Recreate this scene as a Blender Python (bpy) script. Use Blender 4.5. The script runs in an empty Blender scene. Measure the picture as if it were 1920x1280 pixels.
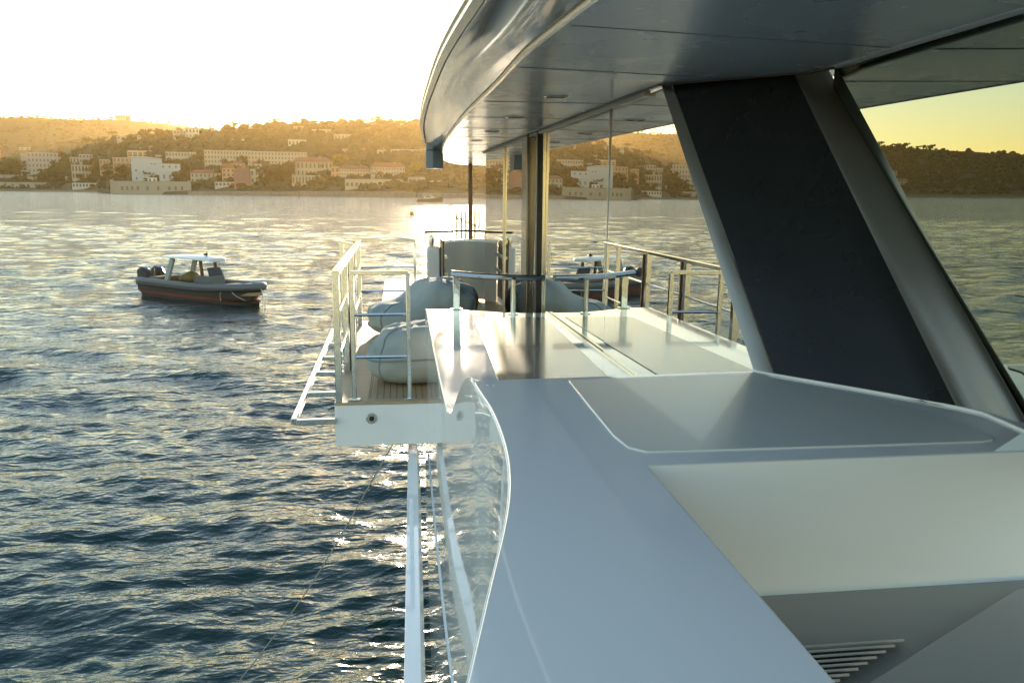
import bpy, math, random
import numpy as np
from mathutils import Vector, Matrix, noise
R = math.radians
rnd = random.Random(7)
sc = bpy.context.scene
COL = sc.collection

# ------------------------------------------------------------------ camera
EYE = 6.4                      # camera height over the water
F = 1575.0                     # focal length in pixels of the 1920 wide photograph
VX, VY, SL = 745.0, 357.0, 0.0062
def _n(v): v = Vector(v); v.normalize(); return v
c_y = _n((VX-960, 640-VY, -F))
c_z = _n(Vector((1, -SL, 0)).cross(c_y))
c_x = c_y.cross(c_z)
CAMM = Matrix((c_x, c_y, c_z))
cam_d = bpy.data.cameras.new('camera'); cam = bpy.data.objects.new('camera', cam_d); COL.objects.link(cam)
cam_d.sensor_width = 36; cam_d.lens = F/1920*36; cam_d.clip_start = 0.05; cam_d.clip_end = 12000
cam.matrix_world = Matrix.Translation((0, 0, EYE)) @ CAMM.to_4x4()
sc.camera = cam

# ------------------------------------------------------------------ sky, sun, exposure
SUN_EL, SUN_AZ = R(6.6), R(3.8)
w = bpy.data.worlds.new('World'); sc.world = w; w.use_nodes = True
nt = w.node_tree; nt.nodes.clear()
sky = nt.nodes.new('ShaderNodeTexSky'); sky.sky_type = 'NISHITA'; sky.sun_disc = False
sky.sun_elevation = SUN_EL; sky.sun_rotation = SUN_AZ
sky.air_density = 1.15; sky.dust_density = 0.1; sky.ozone_density = 1.4
bg = nt.nodes.new('ShaderNodeBackground'); bg.inputs['Strength'].default_value = 0.15
wo = nt.nodes.new('ShaderNodeOutputWorld')
nt.links.new(sky.outputs[0], bg.inputs[0]); nt.links.new(bg.outputs[0], wo.inputs[0])
sl = bpy.data.lights.new('sun', 'SUN'); sl.energy = 3.2; sl.angle = R(0.55); sl.color = (1.0, 0.82, 0.58)
so = bpy.data.objects.new('sun', sl); COL.objects.link(so)
sd = Vector((math.sin(SUN_AZ)*math.cos(SUN_EL), math.cos(SUN_AZ)*math.cos(SUN_EL), math.sin(SUN_EL)))
so.rotation_euler = sd.to_track_quat('Z', 'Y').to_euler(); so.location = (30, 60, 60)
sc.view_settings.view_transform = 'Standard'; sc.view_settings.look = 'None'
sc.view_settings.exposure = 1.78; sc.view_settings.gamma = 1.0
sc.cycles.use_denoising = True; sc.cycles.max_bounces = 8; sc.cycles.glossy_bounces = 6
sc.cycles.diffuse_bounces = 3; sc.cycles.transparent_max_bounces = 16; sc.cycles.volume_bounces = 0
sc.cycles.sample_clamp_indirect = 6; sc.cycles.sample_clamp_direct = 30; sc.cycles.caustics_reflective = False
sc.cycles.caustics_refractive = False

# ------------------------------------------------------------------ pixel -> world helpers
def ray(px, py): return CAMM @ Vector((px-960, 640-py, -F))
def atY(px, py, y):
    r = ray(px, py); k = y/r.y; return Vector((r.x*k, y, EYE + r.z*k))
def atZ(px, py, z):            # z relative to the camera
    r = ray(px, py); k = z/r.z; return Vector((r.x*k, r.y*k, EYE + z))
def atX(px, py, x):
    r = ray(px, py); k = x/r.x; return Vector((x, r.y*k, EYE + r.z*k))
def horizon(px): return VY + SL*(px-VX)
def catmull(pts, n=6):
    P = [Vector(p) for p in pts]; P = [2*P[0]-P[1]] + P + [2*P[-1]-P[-2]]
    out = []
    for i in range(1, len(P)-2):
        for k in range(n):
            t = k/n; a, b, c, d = P[i-1:i+3]
            out.append(0.5*((2*b)+(c-a)*t+(2*a-5*b+4*c-d)*t*t+(3*b-a-3*c+d)*t**3))
    out.append(P[-2]); return out

def resample(P, n):
    L_ = [0]
    for a_, b_ in zip(P, P[1:]): L_.append(L_[-1]+(b_-a_).length)
    o_ = []
    for i in range(n):
        s_ = L_[-1]*i/(n-1); j = max(k_ for k_ in range(len(L_)) if L_[k_] <= s_+1e-9); j = min(j, len(P)-2)
        u = (s_-L_[j])/max(1e-9, L_[j+1]-L_[j]); o_.append(P[j].lerp(P[j+1], u))
    return o_

# ------------------------------------------------------------------ materials
def mat(name, col, rough=0.5, metal=0.0, coat=0.0, bump=0.0, bscale=20.0, var=0.06, vscale=3.0, rvar=0.0, spec=None, ior=None, aniso=0.0):
    m = bpy.data.materials.new(name); m.use_nodes = True; t = m.node_tree
    b = t.nodes['Principled BSDF']; L = t.links
    b.inputs['Metallic'].default_value = metal; b.inputs['Roughness'].default_value = rough
    b.inputs['Coat Weight'].default_value = coat; b.inputs['Coat Roughness'].default_value = 0.04
    if spec is not None: b.inputs['Specular IOR Level'].default_value = spec
    if ior: b.inputs['IOR'].default_value = ior
    if aniso: b.inputs['Anisotropic'].default_value = aniso
    tc = t.nodes.new('ShaderNodeTexCoord')
    nz = t.nodes.new('ShaderNodeTexNoise'); nz.inputs['Scale'].default_value = vscale; nz.inputs['Detail'].default_value = 5
    L.new(tc.outputs['Object'], nz.inputs['Vector'])
    mx = t.nodes.new('ShaderNodeMix'); mx.data_type = 'RGBA'
    mx.inputs['A'].default_value = (*[max(0, c*(1-var)) for c in col], 1); mx.inputs['B'].default_value = (*[min(1, c*(1+var)) for c in col], 1)
    L.new(nz.outputs['Fac'], mx.inputs['Factor']); L.new(mx.outputs['Result'], b.inputs['Base Color'])
    if rvar:
        n2 = t.nodes.new('ShaderNodeTexNoise'); n2.inputs['Scale'].default_value = vscale*2.3; n2.inputs['Detail'].default_value = 8
        L.new(tc.outputs['Object'], n2.inputs['Vector'])
        mr = t.nodes.new('ShaderNodeMapRange'); mr.inputs['From Min'].default_value = .3; mr.inputs['From Max'].default_value = .7
        mr.inputs['To Min'].default_value = max(0, rough-rvar); mr.inputs['To Max'].default_value = rough+rvar
        L.new(n2.outputs['Fac'], mr.inputs['Value']); L.new(mr.outputs[0], b.inputs['Roughness'])
    if bump:
        n3 = t.nodes.new('ShaderNodeTexNoise'); n3.inputs['Scale'].default_value = bscale; n3.inputs['Detail'].default_value = 4
        L.new(tc.outputs['Object'], n3.inputs['Vector'])
        bp = t.nodes.new('ShaderNodeBump'); bp.inputs['Strength'].default_value = bump; bp.inputs['Distance'].default_value = 0.02
        L.new(n3.outputs['Fac'], bp.inputs['Height']); L.new(bp.outputs[0], b.inputs['Normal'])
    return m
def teak_mat(name, pitch=0.055):
    m = mat(name, (0.42, 0.30, 0.17), 0.55, var=0.25, vscale=9); t = m.node_tree; L = t.links
    b = t.nodes['Principled BSDF']; tc = [n for n in t.nodes if n.type == 'TEX_COORD'][0]
    sx = t.nodes.new('ShaderNodeSeparateXYZ'); L.new(tc.outputs['Object'], sx.inputs[0])
    md = t.nodes.new('ShaderNodeMath'); md.operation = 'PINGPONG'; md.inputs[1].default_value = pitch/2
    L.new(sx.outputs['X'], md.inputs[0])
    lt = t.nodes.new('ShaderNodeMath'); lt.operation = 'LESS_THAN'; lt.inputs[1].default_value = 0.0028; L.new(md.outputs[0], lt.inputs[0])
    src = b.inputs['Base Color'].links[0].from_socket
    mx = t.nodes.new('ShaderNodeMix'); mx.data_type = 'RGBA'; L.new(lt.outputs[0], mx.inputs['Factor'])
    L.new(src, mx.inputs['A']); mx.inputs['B'].default_value = (.02, .018, .015, 1); L.new(mx.outputs['Result'], b.inputs['Base Color'])
    return m
M = dict(
    gel=mat('white_gelcoat', (.90, .90, .90), .05, coat=.5, var=.015, vscale=1.2, rvar=.02),
    hull=mat('white_hull_paint', (.88, .90, .91), .035, coat=0, var=.02, bump=.006, bscale=1.2, spec=.22),
    pad=mat('grey_deck_pad', (.62, .64, .63), .30, coat=.2, var=.012, vscale=40),
    pad2=mat('dark_grey_deck_pad', (.15, .155, .155), .2, coat=.3, var=.012, vscale=40),
    bead=mat('white_sealant', (.8, .8, .78), .4),
    soffit=mat('silver_lacquer', (.82, .815, .80), .27, metal=.2, coat=.12, var=.02, vscale=1.0, rvar=.03),
    fascia=mat('dark_silver_lacquer', (.26, .27, .27), .10, metal=.7, coat=.4, var=.03),
    rim=mat('champagne_rim', (.62, .58, .48), .22, metal=.8, var=.03),
    glass=mat('mirror_tinted_glass', (.60, .57, .50), .006, metal=1.0, var=.015, vscale=.8),
    dglass=mat('dark_mirror_glass', (.31, .32, .27), .006, metal=1.0, var=.015, vscale=.8),
    navy=mat('pillar_dark_reflection', (.013, .014, .0145), .28, var=.05, vscale=2, rvar=.02, spec=.4),
    bronze=mat('champagne_metal', (.42, .39, .33), .36, metal=.85, var=.04, vscale=2, rvar=.05),
    trail=mat('grey_bronze_metal', (.27, .255, .22), .40, metal=.8, var=.04, vscale=2, rvar=.05),
    joint=mat('grey_joint', (.36, .36, .355), .4),
    post=mat('dark_polished_post', (.13, .12, .10), .22, metal=.85),
    steel=mat('polished_steel', (.58, .59, .59), .11, metal=1, var=.06, vscale=14, rvar=.05, bump=.03, bscale=30),
    black=mat('black_seal', (.012, .012, .013), .35),
    brown=mat('dark_bronze_pole', (.10, .06, .035), .35, metal=.5),
    taupe=mat('taupe_well_floor', (.36, .345, .31), .5, var=.06, bump=.02, bscale=80),
    grey=mat('warm_grey_panel', (.42, .40, .37), .4, var=.04, vscale=2),
    navl=mat('blue_grey_housing', (.17, .21, .25), .35, var=.05),
    teak=teak_mat('teak_planks'),
    teakm=mat('teak_margin', (.46, .33, .19), .55, var=.22, vscale=12),
    fabric=mat('pale_grey_fabric', (.41, .455, .435), .85, var=.10, vscale=5, bump=.12, bscale=180),
    piping=mat('piping_cord', (.26, .31, .32), .8),
)

# ------------------------------------------------------------------ mesh helpers
class MB:
    def __init__(s): s.v = []; s.f = []
    def add(s, vs, fs):
        o = len(s.v); s.v += [Vector(p) for p in vs]; s.f += [[i+o for i in q] for q in fs]
    def box(s, c, d, rz=0, rx=0, ry=0):
        m = Matrix.Translation(c) @ Matrix.Rotation(rz, 4, 'Z') @ Matrix.Rotation(ry, 4, 'Y') @ Matrix.Rotation(rx, 4, 'X')
        vs = [m @ Vector((d[0]/2*a, d[1]/2*b, d[2]/2*e)) for a in (-1, 1) for b in (-1, 1) for e in (-1, 1)]
        s.add(vs, [(0, 1, 3, 2), (4, 6, 7, 5), (0, 4, 5, 1), (2, 3, 7, 6), (0, 2, 6, 4), (1, 5, 7, 3)]); return s
    def span(s, a, b):
        a = Vector(a); b = Vector(b); return s.box((a+b)/2, [abs(x) for x in (b-a)])
    def prism(s, poly, ztop, zbot):   # poly (x, y) ; ztop number or list
        n = len(poly); zt = ztop if isinstance(ztop, (list, tuple)) else [ztop]*n
        ar = sum(poly[i][0]*poly[(i+1) % n][1]-poly[(i+1) % n][0]*poly[i][1] for i in range(n))
        if ar < 0: poly = poly[::-1]; zt = zt[::-1]
        vs = [(p[0], p[1], z) for p, z in zip(poly, zt)] + [(p[0], p[1], zbot) for p in poly]
        s.add(vs, [list(range(n)), list(range(2*n-1, n-1, -1))] + [(i, n+i, n+(i+1) % n, (i+1) % n) for i in range(n)]); return s
    def tube(s, pts, r, n=8, caps=True, flat=None):
        P = [Vector(p) for p in pts]; rr = r if isinstance(r, (list, tuple)) else [r]*len(P); o = len(s.v)
        up = Vector((0, 0, 1))
        for i, p in enumerate(P):
            d = (P[min(i+1, len(P)-1)] - P[max(i-1, 0)]).normalized()
            u = up if abs(d.dot(up)) < .95 else Vector((1, 0, 0))
            a = d.cross(u).normalized(); b = a.cross(d).normalized()
            for k in range(n):
                t = 2*math.pi*k/n; fa, fb = (flat or (1, 1))
                s.v.append(p + a*math.cos(t)*rr[i]*fa + b*math.sin(t)*rr[i]*fb)
        for i in range(len(P)-1):
            for k in range(n):
                s.f.append([o+i*n+k, o+i*n+(k+1) % n, o+(i+1)*n+(k+1) % n, o+(i+1)*n+k])
        if caps:
            s.f.append([o+k for k in range(n)][::-1]); s.f.append([o+(len(P)-1)*n+k for k in range(n)])
        return s
    def bar(s, a, b, wx, wz, up=(0, 0, 1)):     # rectangular bar
        a = Vector(a); b = Vector(b); d = (b-a).normalized(); u = Vector(up)
        if abs(d.dot(u)) > .95: u = Vector((0, 1, 0))
        p = d.cross(u).normalized()*wx/2; q = p.cross(d).normalized()*wz/2
        vs = [e+i*p+j*q for e in (a, b) for i, j in ((-1, -1), (1, -1), (1, 1), (-1, 1))]
        s.add(vs, [(0, 1, 2, 3), (7, 6, 5, 4), (0, 4, 5, 1), (1, 5, 6, 2), (2, 6, 7, 3), (3, 7, 4, 0)]); return s
    def loft(s, rows, close=False):
        o = len(s.v); n = len(rows[0])
        for r in rows: s.v += [Vector(p) for p in r]
        for i in range(len(rows)-1):
            for k in range(n if close else n-1):
                s.f.append([o+i*n+k, o+(i+1)*n+k, o+(i+1)*n+(k+1) % n, o+i*n+(k+1) % n])
        return s
    def disc(s, c, r, ax, h, n=20):
        a = Vector(ax).normalized(); return s.tube([Vector(c), Vector(c)+a*h], r, n)
    def ball(s, c, r, nu=12, nv=8):
        rows = []
        for j in range(nv+1):
            th = math.pi*j/nv
            rows.append([(c[0]+r[0]*math.sin(th)*math.cos(2*math.pi*k/nu), c[1]+r[1]*math.sin(th)*math.sin(2*math.pi*k/nu), c[2]+r[2]*math.cos(th)) for k in range(nu)])
        return s.loft(rows, True)
    def mesh(s, name, m, org=(0, 0, 0), ang=35):
        me = bpy.data.meshes.new(name); org = Vector(org)
        me.from_pydata([tuple(v-org) for v in s.v], [], s.f); me.materials.append(m); me.validate()
        me.polygons.foreach_set('use_smooth', [True]*len(me.polygons)); me.set_sharp_from_angle(angle=R(ang)); me.update()
        return me
    def build(s, name, m, parent=None, org=None, bevel=0, ang=35, seg=2):
        if org is None: org = ORG.get(parent.name, (0, 0, 0)) if parent else (0, 0, 0)
        o = bpy.data.objects.new(name, s.mesh(name, m, org, ang)); COL.objects.link(o)
        if parent: o.parent = parent; ORG[o.name] = org
        if bevel:
            b = o.modifiers.new('bevel', 'BEVEL'); b.width = bevel; b.segments = seg; b.limit_method = 'ANGLE'; b.angle_limit = R(40)
        return o
ORG = {}
def tag(o, label=None, cat=None, group=None, kind=None):
    if label: o['label'] = label
    if cat: o['category'] = cat
    if group: o['group'] = group
    if kind: o['kind'] = kind
    return o
def thing(name, loc, label, cat, group=None, rz=0, world=False):
    o = bpy.data.objects.new(name, None); o.empty_display_size = .3; COL.objects.link(o); o.location = loc; o.rotation_euler.z = rz
    if world: ORG[o.name] = Vector(loc)
    return tag(o, label, cat, group)
def copy_tree(o, parent=None):
    c = o.copy(); COL.objects.link(c)
    if parent: c.parent = parent
    for ch in list(o.children): copy_tree(ch, c)
    return c

# ------------------------------------------------------------------ terrain
def interp(x, tab):
    return float(np.interp(x, [t[0] for t in tab], [t[1] for t in tab]))
SHORE = [(-700, 1250), (-300, 1350), (-100, 1650), (60, 1700), (185, 1500), (215, 1180), (300, 1050), (352, 1000), (500, 900), (800, 770), (1200, 680), (1800, 560)]
FRONT = [(-700, 250), (-560, 246), (-470, 243), (-380, 241), (-330, 257), (-285, 274), (-240, 300), (-160, 312), (0, 322), (70, 320), (125, 292), (170, 272), (215, 261), (275, 250), (315, 253), (350, 249), (375, 245), (412, 245), (450, 240), (512, 233), (600, 229), (650, 231), (717, 227), (757, 225), (800, 229), (950, 232), (1200, 240), (1800, 262)]
BACK = [(-700, 275), (-240, 268), (-160, 262), (-60, 236), (0, 222), (60, 220), (100, 222), (150, 225), (225, 224), (300, 231), (400, 241), (440, 250), (600, 262), (1800, 290)]
def t2px(t): return VX + F*0 + _px(t)
_tab = []
for _p in range(-1400, 2400, 10):
    _r = ray(_p, horizon(_p)); _tab.append((_r.x/_r.y, _p))
def _px(t): return interp(t, _tab) - VX
def px2t(px): return interp(px, [(b, a) for a, b in _tab])
def zof(px, py, D): r = ray(px, py); return EYE + D*r.z/r.y
def elev(px, D, nz=True):
    d0 = interp(px, SHORE); d1 = d0+520; d2 = 3800.0
    h1 = zof(px, interp(px, FRONT), d1); h2 = zof(px, interp(px, BACK), d2)
    q = D-d0
    if q < 0: return -3.0
    if q < 8: return -3+6*q/8
    if q < 70: return 3 + (q-8)*.03
    if D < d1:
        u = (q-70)/450.0; h = 4.9 + (h1-4.9)*(u**1.05*(1-.22*math.sin(math.pi*u)))
    elif D < d2:
        u = (D-d1)/(d2-d1); lo = min(h1, h2)*.72
        h = h1 + (lo-h1)*min(1, u*3) if u < .34 else lo + (h2-lo)*((u-.34)/.66)**1.2
    else: h = h2 - (D-d2)*.25
    if nz: h += noise.noise(Vector((px*D*.00002, D*.012, 1.3)))*min(4, max(0, q-60)*.03)
    return h
def ground(px, py):            # first point where the ray through the pixel meets the land
    d = interp(px, SHORE)
    while d < 4100:
        if elev(px, d) >= zof(px, py, d): return d
        d += 4
    return d

gm = mat('hillside_scrub', (.055, .060, .028), .95, var=.5, vscale=.02)
cols = np.linspace(px2t(-1150), px2t(1750), 340)
drel = list(np.linspace(-12, 90, 14)) + list(np.linspace(110, 560, 22))
rows = []
for t in cols:
    px = _px(t)+VX; d0 = interp(px, SHORE)
    ds = [d0+d for d in drel] + list(np.linspace(d0+600, 3800, 22)) + [3900, 4020]
    rows.append([(t*d, d, elev(px, d)) for d in ds])
tag(MB().loft(rows).build('hills', gm, ang=180), kind='structure')

# ------------------------------------------------------------------ water
def water():
    rs = 5.5*np.exp(np.linspace(0, math.log(2700/5.5), 950))
    an = np.concatenate([np.linspace(-180, -80, 24)[:-1], np.linspace(-80, -36, 170)[:-1], np.linspace(-36, 14, 720)[:-1], np.linspace(14, 60, 120)[:-1], np.linspace(60, 180, 24)])
    A, Rr = np.meshgrid(np.radians(an), rs, indexing='ij')
    X = np.sin(A)*Rr; Y = np.cos(A)*Rr
    sp = np.maximum(np.gradient(rs)[None, :]*1.0, np.abs(np.gradient(np.radians(an)))[:, None]*Rr)
    g = np.random.RandomState(3); Z = np.zeros_like(X); DX = np.zeros_like(X); DY = np.zeros_like(X)
    for i in range(110):
        lam = 0.30*(8.5/0.30)**g.rand(); k = 2*math.pi/lam
        th = R(262) + g.randn()*.55
        if lam > 4: th = R(268) + g.randn()*.3
        a = .0053*lam**.82*(0.5+g.rand())*(1 if lam < 4.5 else .7)
        wgt = np.clip((lam/sp-2.2)/2.5, 0, 1)
        ph = k*(X*math.cos(th)+Y*math.sin(th))+g.rand()*6.283
        # wave groups so that the crests come and go
        grp = .6+.6*np.sin(X*.11/lam**.3*g.randn()+Y*.09/lam**.3*g.randn()+g.rand()*6)
        Z += a*wgt*grp*np.sin(ph); q = .35*a*wgt*grp*np.cos(ph)
        DX += q*math.cos(th); DY += q*math.sin(th)
    n, m_ = X.shape
    V = np.stack([X+DX, Y+DY, Z], -1).reshape(-1, 3)
    idx = np.arange(n*m_).reshape(n, m_)
    q = np.stack([idx[:-1, :-1], idx[:-1, 1:], idx[1:, 1:], idx[1:, :-1]], -1).reshape(-1, 4)[:, ::-1]
    me = bpy.data.meshes.new('water'); me.vertices.add(len(V)); me.vertices.foreach_set('co', V.astype(np.float32).ravel())
    me.loops.add(q.size); me.loops.foreach_set('vertex_index', q.astype(np.int32).ravel())
    me.polygons.add(len(q)); me.polygons.foreach_set('loop_start', np.arange(0, q.size, 4, dtype=np.int32))
    me.polygons.foreach_set('use_smooth', np.ones(len(q), dtype=bool)); me.update(calc_edges=True); me.validate()
    mm = bpy.data.materials.new('sea_water'); mm.use_nodes = True; t = mm.node_tree; b = t.nodes['Principled BSDF']; L = t.links
    b.inputs['Base Color'].default_value = (.008, .036, .034, 1); b.inputs['Roughness'].default_value = .09; b.inputs['IOR'].default_value = 1.333
    ge = t.nodes.new('ShaderNodeNewGeometry')
    def nse(scl, rot, sy, det, rough):
        mp = t.nodes.new('ShaderNodeMapping'); mp.inputs['Rotation'].default_value = (0, 0, rot); mp.inputs['Scale'].default_value = (scl*sy, scl, scl)
        L.new(ge.outputs['Position'], mp.inputs[0])
        nz = t.nodes.new('ShaderNodeTexNoise'); nz.inputs['Scale'].default_value = 1; nz.inputs['Detail'].default_value = det; nz.inputs['Roughness'].default_value = rough
        L.new(mp.outputs[0], nz.inputs['Vector']); return nz
    def math2(op, a_, c_):
        n_ = t.nodes.new('ShaderNodeMath'); n_.operation = op
        for i_, q_ in enumerate((a_, c_)):
            if isinstance(q_, (int, float)): n_.inputs[i_].default_value = q_
            else: L.new(q_, n_.inputs[i_])
        return n_.outputs[0]
    hh = None                    # ripples near by: a height field
    for scl, st, rot, sy in ((.55, .26, .10, .45), (1.5, .125, -.16, .45), (4.2, .050, .22, .5), (11., .014, -.3, .6)):
        nz = nse(scl, rot, sy, 2.0, .5); v_ = math2('ABSOLUTE', math2('SUBTRACT', nz.outputs['Fac'], .5), 0.0) if scl in (1.5, 4.2) else math2('SUBTRACT', .5, nz.outputs['Fac'])
        v_ = math2('MULTIPLY', v_, -st); hh = v_ if hh is None else math2('ADD', hh, v_)
    bp = t.nodes.new('ShaderNodeBump'); bp.inputs['Strength'].default_value = 1; L.new(hh, bp.inputs['Height'])
    hs = None                    # far off: slopes only
    for scl, st, rot, sy in ((.5, .36, .12, .40), (1.6, .54, -.2, .45), (5.0, .54, .3, .5), (.09, .16, .1, .35)):
        nz = nse(scl, rot, sy, 3.0, .55)
        sb_ = t.nodes.new('ShaderNodeVectorMath'); sb_.operation = 'SUBTRACT'; sb_.inputs[1].default_value = (.5, .5, .5); L.new(nz.outputs['Color'], sb_.inputs[0])
        ml = t.nodes.new('ShaderNodeVectorMath'); ml.operation = 'MULTIPLY'; ml.inputs[1].default_value = (st*.6, st, 0); L.new(sb_.outputs[0], ml.inputs[0])
        if hs is None: hs = ml.outputs[0]
        else:
            ad = t.nodes.new('ShaderNodeVectorMath'); ad.operation = 'ADD'; L.new(hs, ad.inputs[0]); L.new(ml.outputs[0], ad.inputs[1]); hs = ad.outputs[0]
    sx = t.nodes.new('ShaderNodeSeparateXYZ'); L.new(ge.outputs['Position'], sx.inputs[0])
    mr = t.nodes.new('ShaderNodeMapRange'); mr.interpolation_type = 'SMOOTHSTEP'; mr.inputs['From Min'].default_value = 18; mr.inputs['From Max'].default_value = 75
    mr.inputs['To Min'].default_value = .12; L.new(sx.outputs['Y'], mr.inputs['Value'])
    md_ = t.nodes.new('ShaderNodeMapRange'); md_.inputs['From Min'].default_value = 12; md_.inputs['From Max'].default_value = 70; md_.inputs['To Min'].default_value = 1.0; md_.inputs['To Max'].default_value = 2.6
    L.new(sx.outputs['Y'], md_.inputs['Value']); L.new(md_.outputs[0], bp.inputs['Distance'])
    vs_ = t.nodes.new('ShaderNodeVectorMath'); vs_.operation = 'SCALE'; L.new(hs, vs_.inputs[0]); L.new(mr.outputs[0], vs_.inputs['Scale'])
    ad = t.nodes.new('ShaderNodeVectorMath'); ad.operation = 'ADD'; L.new(bp.outputs[0], ad.inputs[0]); L.new(vs_.outputs[0], ad.inputs[1])
    nm = t.nodes.new('ShaderNodeVectorMath'); nm.operation = 'NORMALIZE'; L.new(ad.outputs[0], nm.inputs[0]); L.new(nm.outputs[0], b.inputs['Normal'])
    me.materials.append(mm)
    o = bpy.data.objects.new('water', me); COL.objects.link(o); tag(o, kind='structure')
water()

# ------------------------------------------------------------------ the yacht
ZB, ZT, ZD, ZS, ZK = -.60, -.98, -1.73, .50, -2.20    # bulwark, side deck, balcony deck, soffit, hull knuckle (relative to the eye)
def zz(z): return EYE+z
yacht = thing('yacht', (.9, 7.0, 0), 'white motor yacht in the foreground with dark mirrored windows and a fold-out balcony', 'yacht', world=True)
GC, GT = 1.325, .018                                  # side glass: x = GC - GT*y
def gx(y): return GC-GT*y

# foreground bulwark: cap strip and hatch box
sheer_px = [(886, 713.6), (919, 765), (946, 838), (953, 910), (944, 980), (914, 1100), (872, 1278)]
_sp = [(-.10, .1), (-.03, .45), (.035, .78)] + [(p.x, p.y) for p in [atZ(x, y, ZB) for x, y in sheer_px][::-1]] + [(.205, 3.74), (.207, 5.2), (.222, 6.97)]
_sp = sorted(_sp, key=lambda q: q[1])
_yy = np.linspace(.1, 6.97, 400); _xx = np.interp(_yy, [q.y for q in catmull([(a_, b_, 0) for a_, b_ in _sp], 8)], [q.x for q in catmull([(a_, b_, 0) for a_, b_ in _sp], 8)])
_kn = np.exp(-np.linspace(-2, 2, 25)**2); _kn /= _kn.sum(); _xx = np.convolve(np.pad(_xx, 12, mode='reflect', reflect_type='odd'), _kn, 'valid')
def xs(y): return float(np.interp(y, _yy, _xx))
YB, YD = float(atZ(886, 713.6, ZB).y), 3.74        # end of the bulwark, start of the side deck
def ztop(y):
    u = min(1, max(0, (y-YB)/(YD-YB))); u = u*u*(3-2*u); return ZB+(ZT-ZB)*u
sheer = [Vector((xs(y)+.002, y, zz(ZB))) for y in np.linspace(YB, .25, 60)]
far_r = atZ(1412, 695, ZB); base_px = [(1412, 695), (1443, 702), (1650, 738), (1818, 770), (1870, 788), (1925, 812), (2010, 847)]
fin_base = [atZ(x, y, ZB) for x, y in base_px]
bf = atZ(1214, 872, ZB); bi = atZ(1570, 1280, ZB)
poly = [(p.x, p.y) for p in sheer] + [(bi.x-.0, .25), (bi.x, bi.y), (bf.x, bf.y), (2.6, bf.y), (2.6, far_r.y), (far_r.x, far_r.y)]
poly = [q for i, q in enumerate(poly) if i == 0 or (Vector(q)-Vector(poly[i-1])).length > 1e-4]
bul = MB().prism(poly, zz(ZB), zz(ZB-.36)).build('bulwark', M['gel'], yacht, bevel=.004, seg=2)
pad_px = [(1066, 714), (1100, 757), (1150, 818), (1178, 840), (1212, 848), (1300, 846), (1600, 837), (1840, 829), (1862, 826), (1850, 815), (1790, 788), (1600, 742), (1455, 712), (1436, 704), (1414, 700)]
pp = [atZ(x, y, ZB) for x, y in pad_px]
MB().prism([(p.x, p.y) for p in pp], zz(ZB)+.004, zz(ZB)-.03).build('deck_pad', M['pad'], bul, bevel=.002)
m = MB().tube([p+Vector((0, -.004, .003)) for p in catmull(fin_base, 5)], .0045, 8); m.build('sealant_bead', M['bead'], bul)
for a, b in (((988, 712), (1176, 990)), ((1012, 712), (1108, 862))):
    pa, pb = atZ(*a, ZB), atZ(*b, ZB); mid = (pa+pb)/2+Vector((.006, 0, 0))
    MB().tube([p+Vector((0, 0, -.0015)) for p in catmull([pa+Vector((0, .0, 0)), mid, pb], 8)], .0016, 6).build('mould_seam', M['gel'], bul)
for px in (914, 926):
    p = atZ(px, 722, ZB); MB().disc(p-Vector((0, 0, .01)), .004, (0, 0, 1), .0115, 10).build('screw_cap', M['bead'], bul)
# shoulder falling to the side deck
out = [Vector((xs(y)+.002, y, zz(ztop(y)))) for y in np.linspace(YB, YD, 16)]
MB().prism([(p.x, p.y) for p in out]+[(.62, out[-1].y), (.62, out[0].y)], [p.z for p in out]+[zz(ZT)-.002, zz(ZB)-.10], zz(ZT-.2)).build('shoulder', M['gel'], yacht, bevel=.003)
rows = []
for y in np.concatenate([np.linspace(.1, YB, 70), np.linspace(YB+.03, YD, 30), np.linspace(YD+.1, 6.97, 40)]):
    x = xs(y); zt = zz(ztop(y)); rows.append([(x+.003, y, zt-.0062), (x, y, zt-.0075), (x-.0005, y, zt-.02), (x-.0005, y, zt-.10), (x, y, zt-.4), (x+.001, y, (zt-.4+zz(ZK))/2), (x+.003, y, zz(ZK))])
MB().loft(rows).build('gloss_side', M['hull'], yacht, ang=25)
# side deck (table high) up to the glass
te = atZ(795, 579, ZT)
far_e = [Vector((xs(y)+.002, y, 0)) for y in np.linspace(YD+.1, 6.9, 12)] + [te+Vector((.008, 0, 0)), atZ(850, 579.5, ZT), atZ(905, 583, ZT), atZ(960, 586.5, ZT)]
pol = [(out[-1].x, out[-1].y)] + [(p.x, p.y) for p in far_e] + [(gx(6.72)-.004, 6.72), (gx(2.75)-.004, 2.75), (.62, 2.75), (.62, out[-1].y)]
sdk = MB().prism(pol, zz(ZT), zz(ZT-.3)).build('side_deck', M['gel'], yacht, bevel=.004, seg=2)
MB().span((.34, 6.6, zz(ZD-.3)), (1.19, 6.68, zz(ZT-.301))).build('deck_riser', M['gel'], sdk)
pdx = [(887, 597), (905, 640), (912, 655), (934, 714), (1010, 790), (1140, 706), (1075, 645), (1020, 595)]
pd = [atZ(x, y, ZT) for x, y in pdx]
pd = [(p.x, p.y) for p in pd]; pd[4] = (pd[3][0]+.1, 3.2); pd.insert(5, (pd[5][0], 3.2))
MB().prism(pd, zz(ZT)+.004, zz(ZT)-.03).build('deck_pad', M['pad2'], sdk, bevel=.002)
MB().bar((gx(6.72)-.012, 6.72, zz(ZT)+.004), (gx(2.8)-.012, 2.8, zz(ZT)+.004), .022, .012).build('gutter_trim', M['rim'], sdk)
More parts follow.
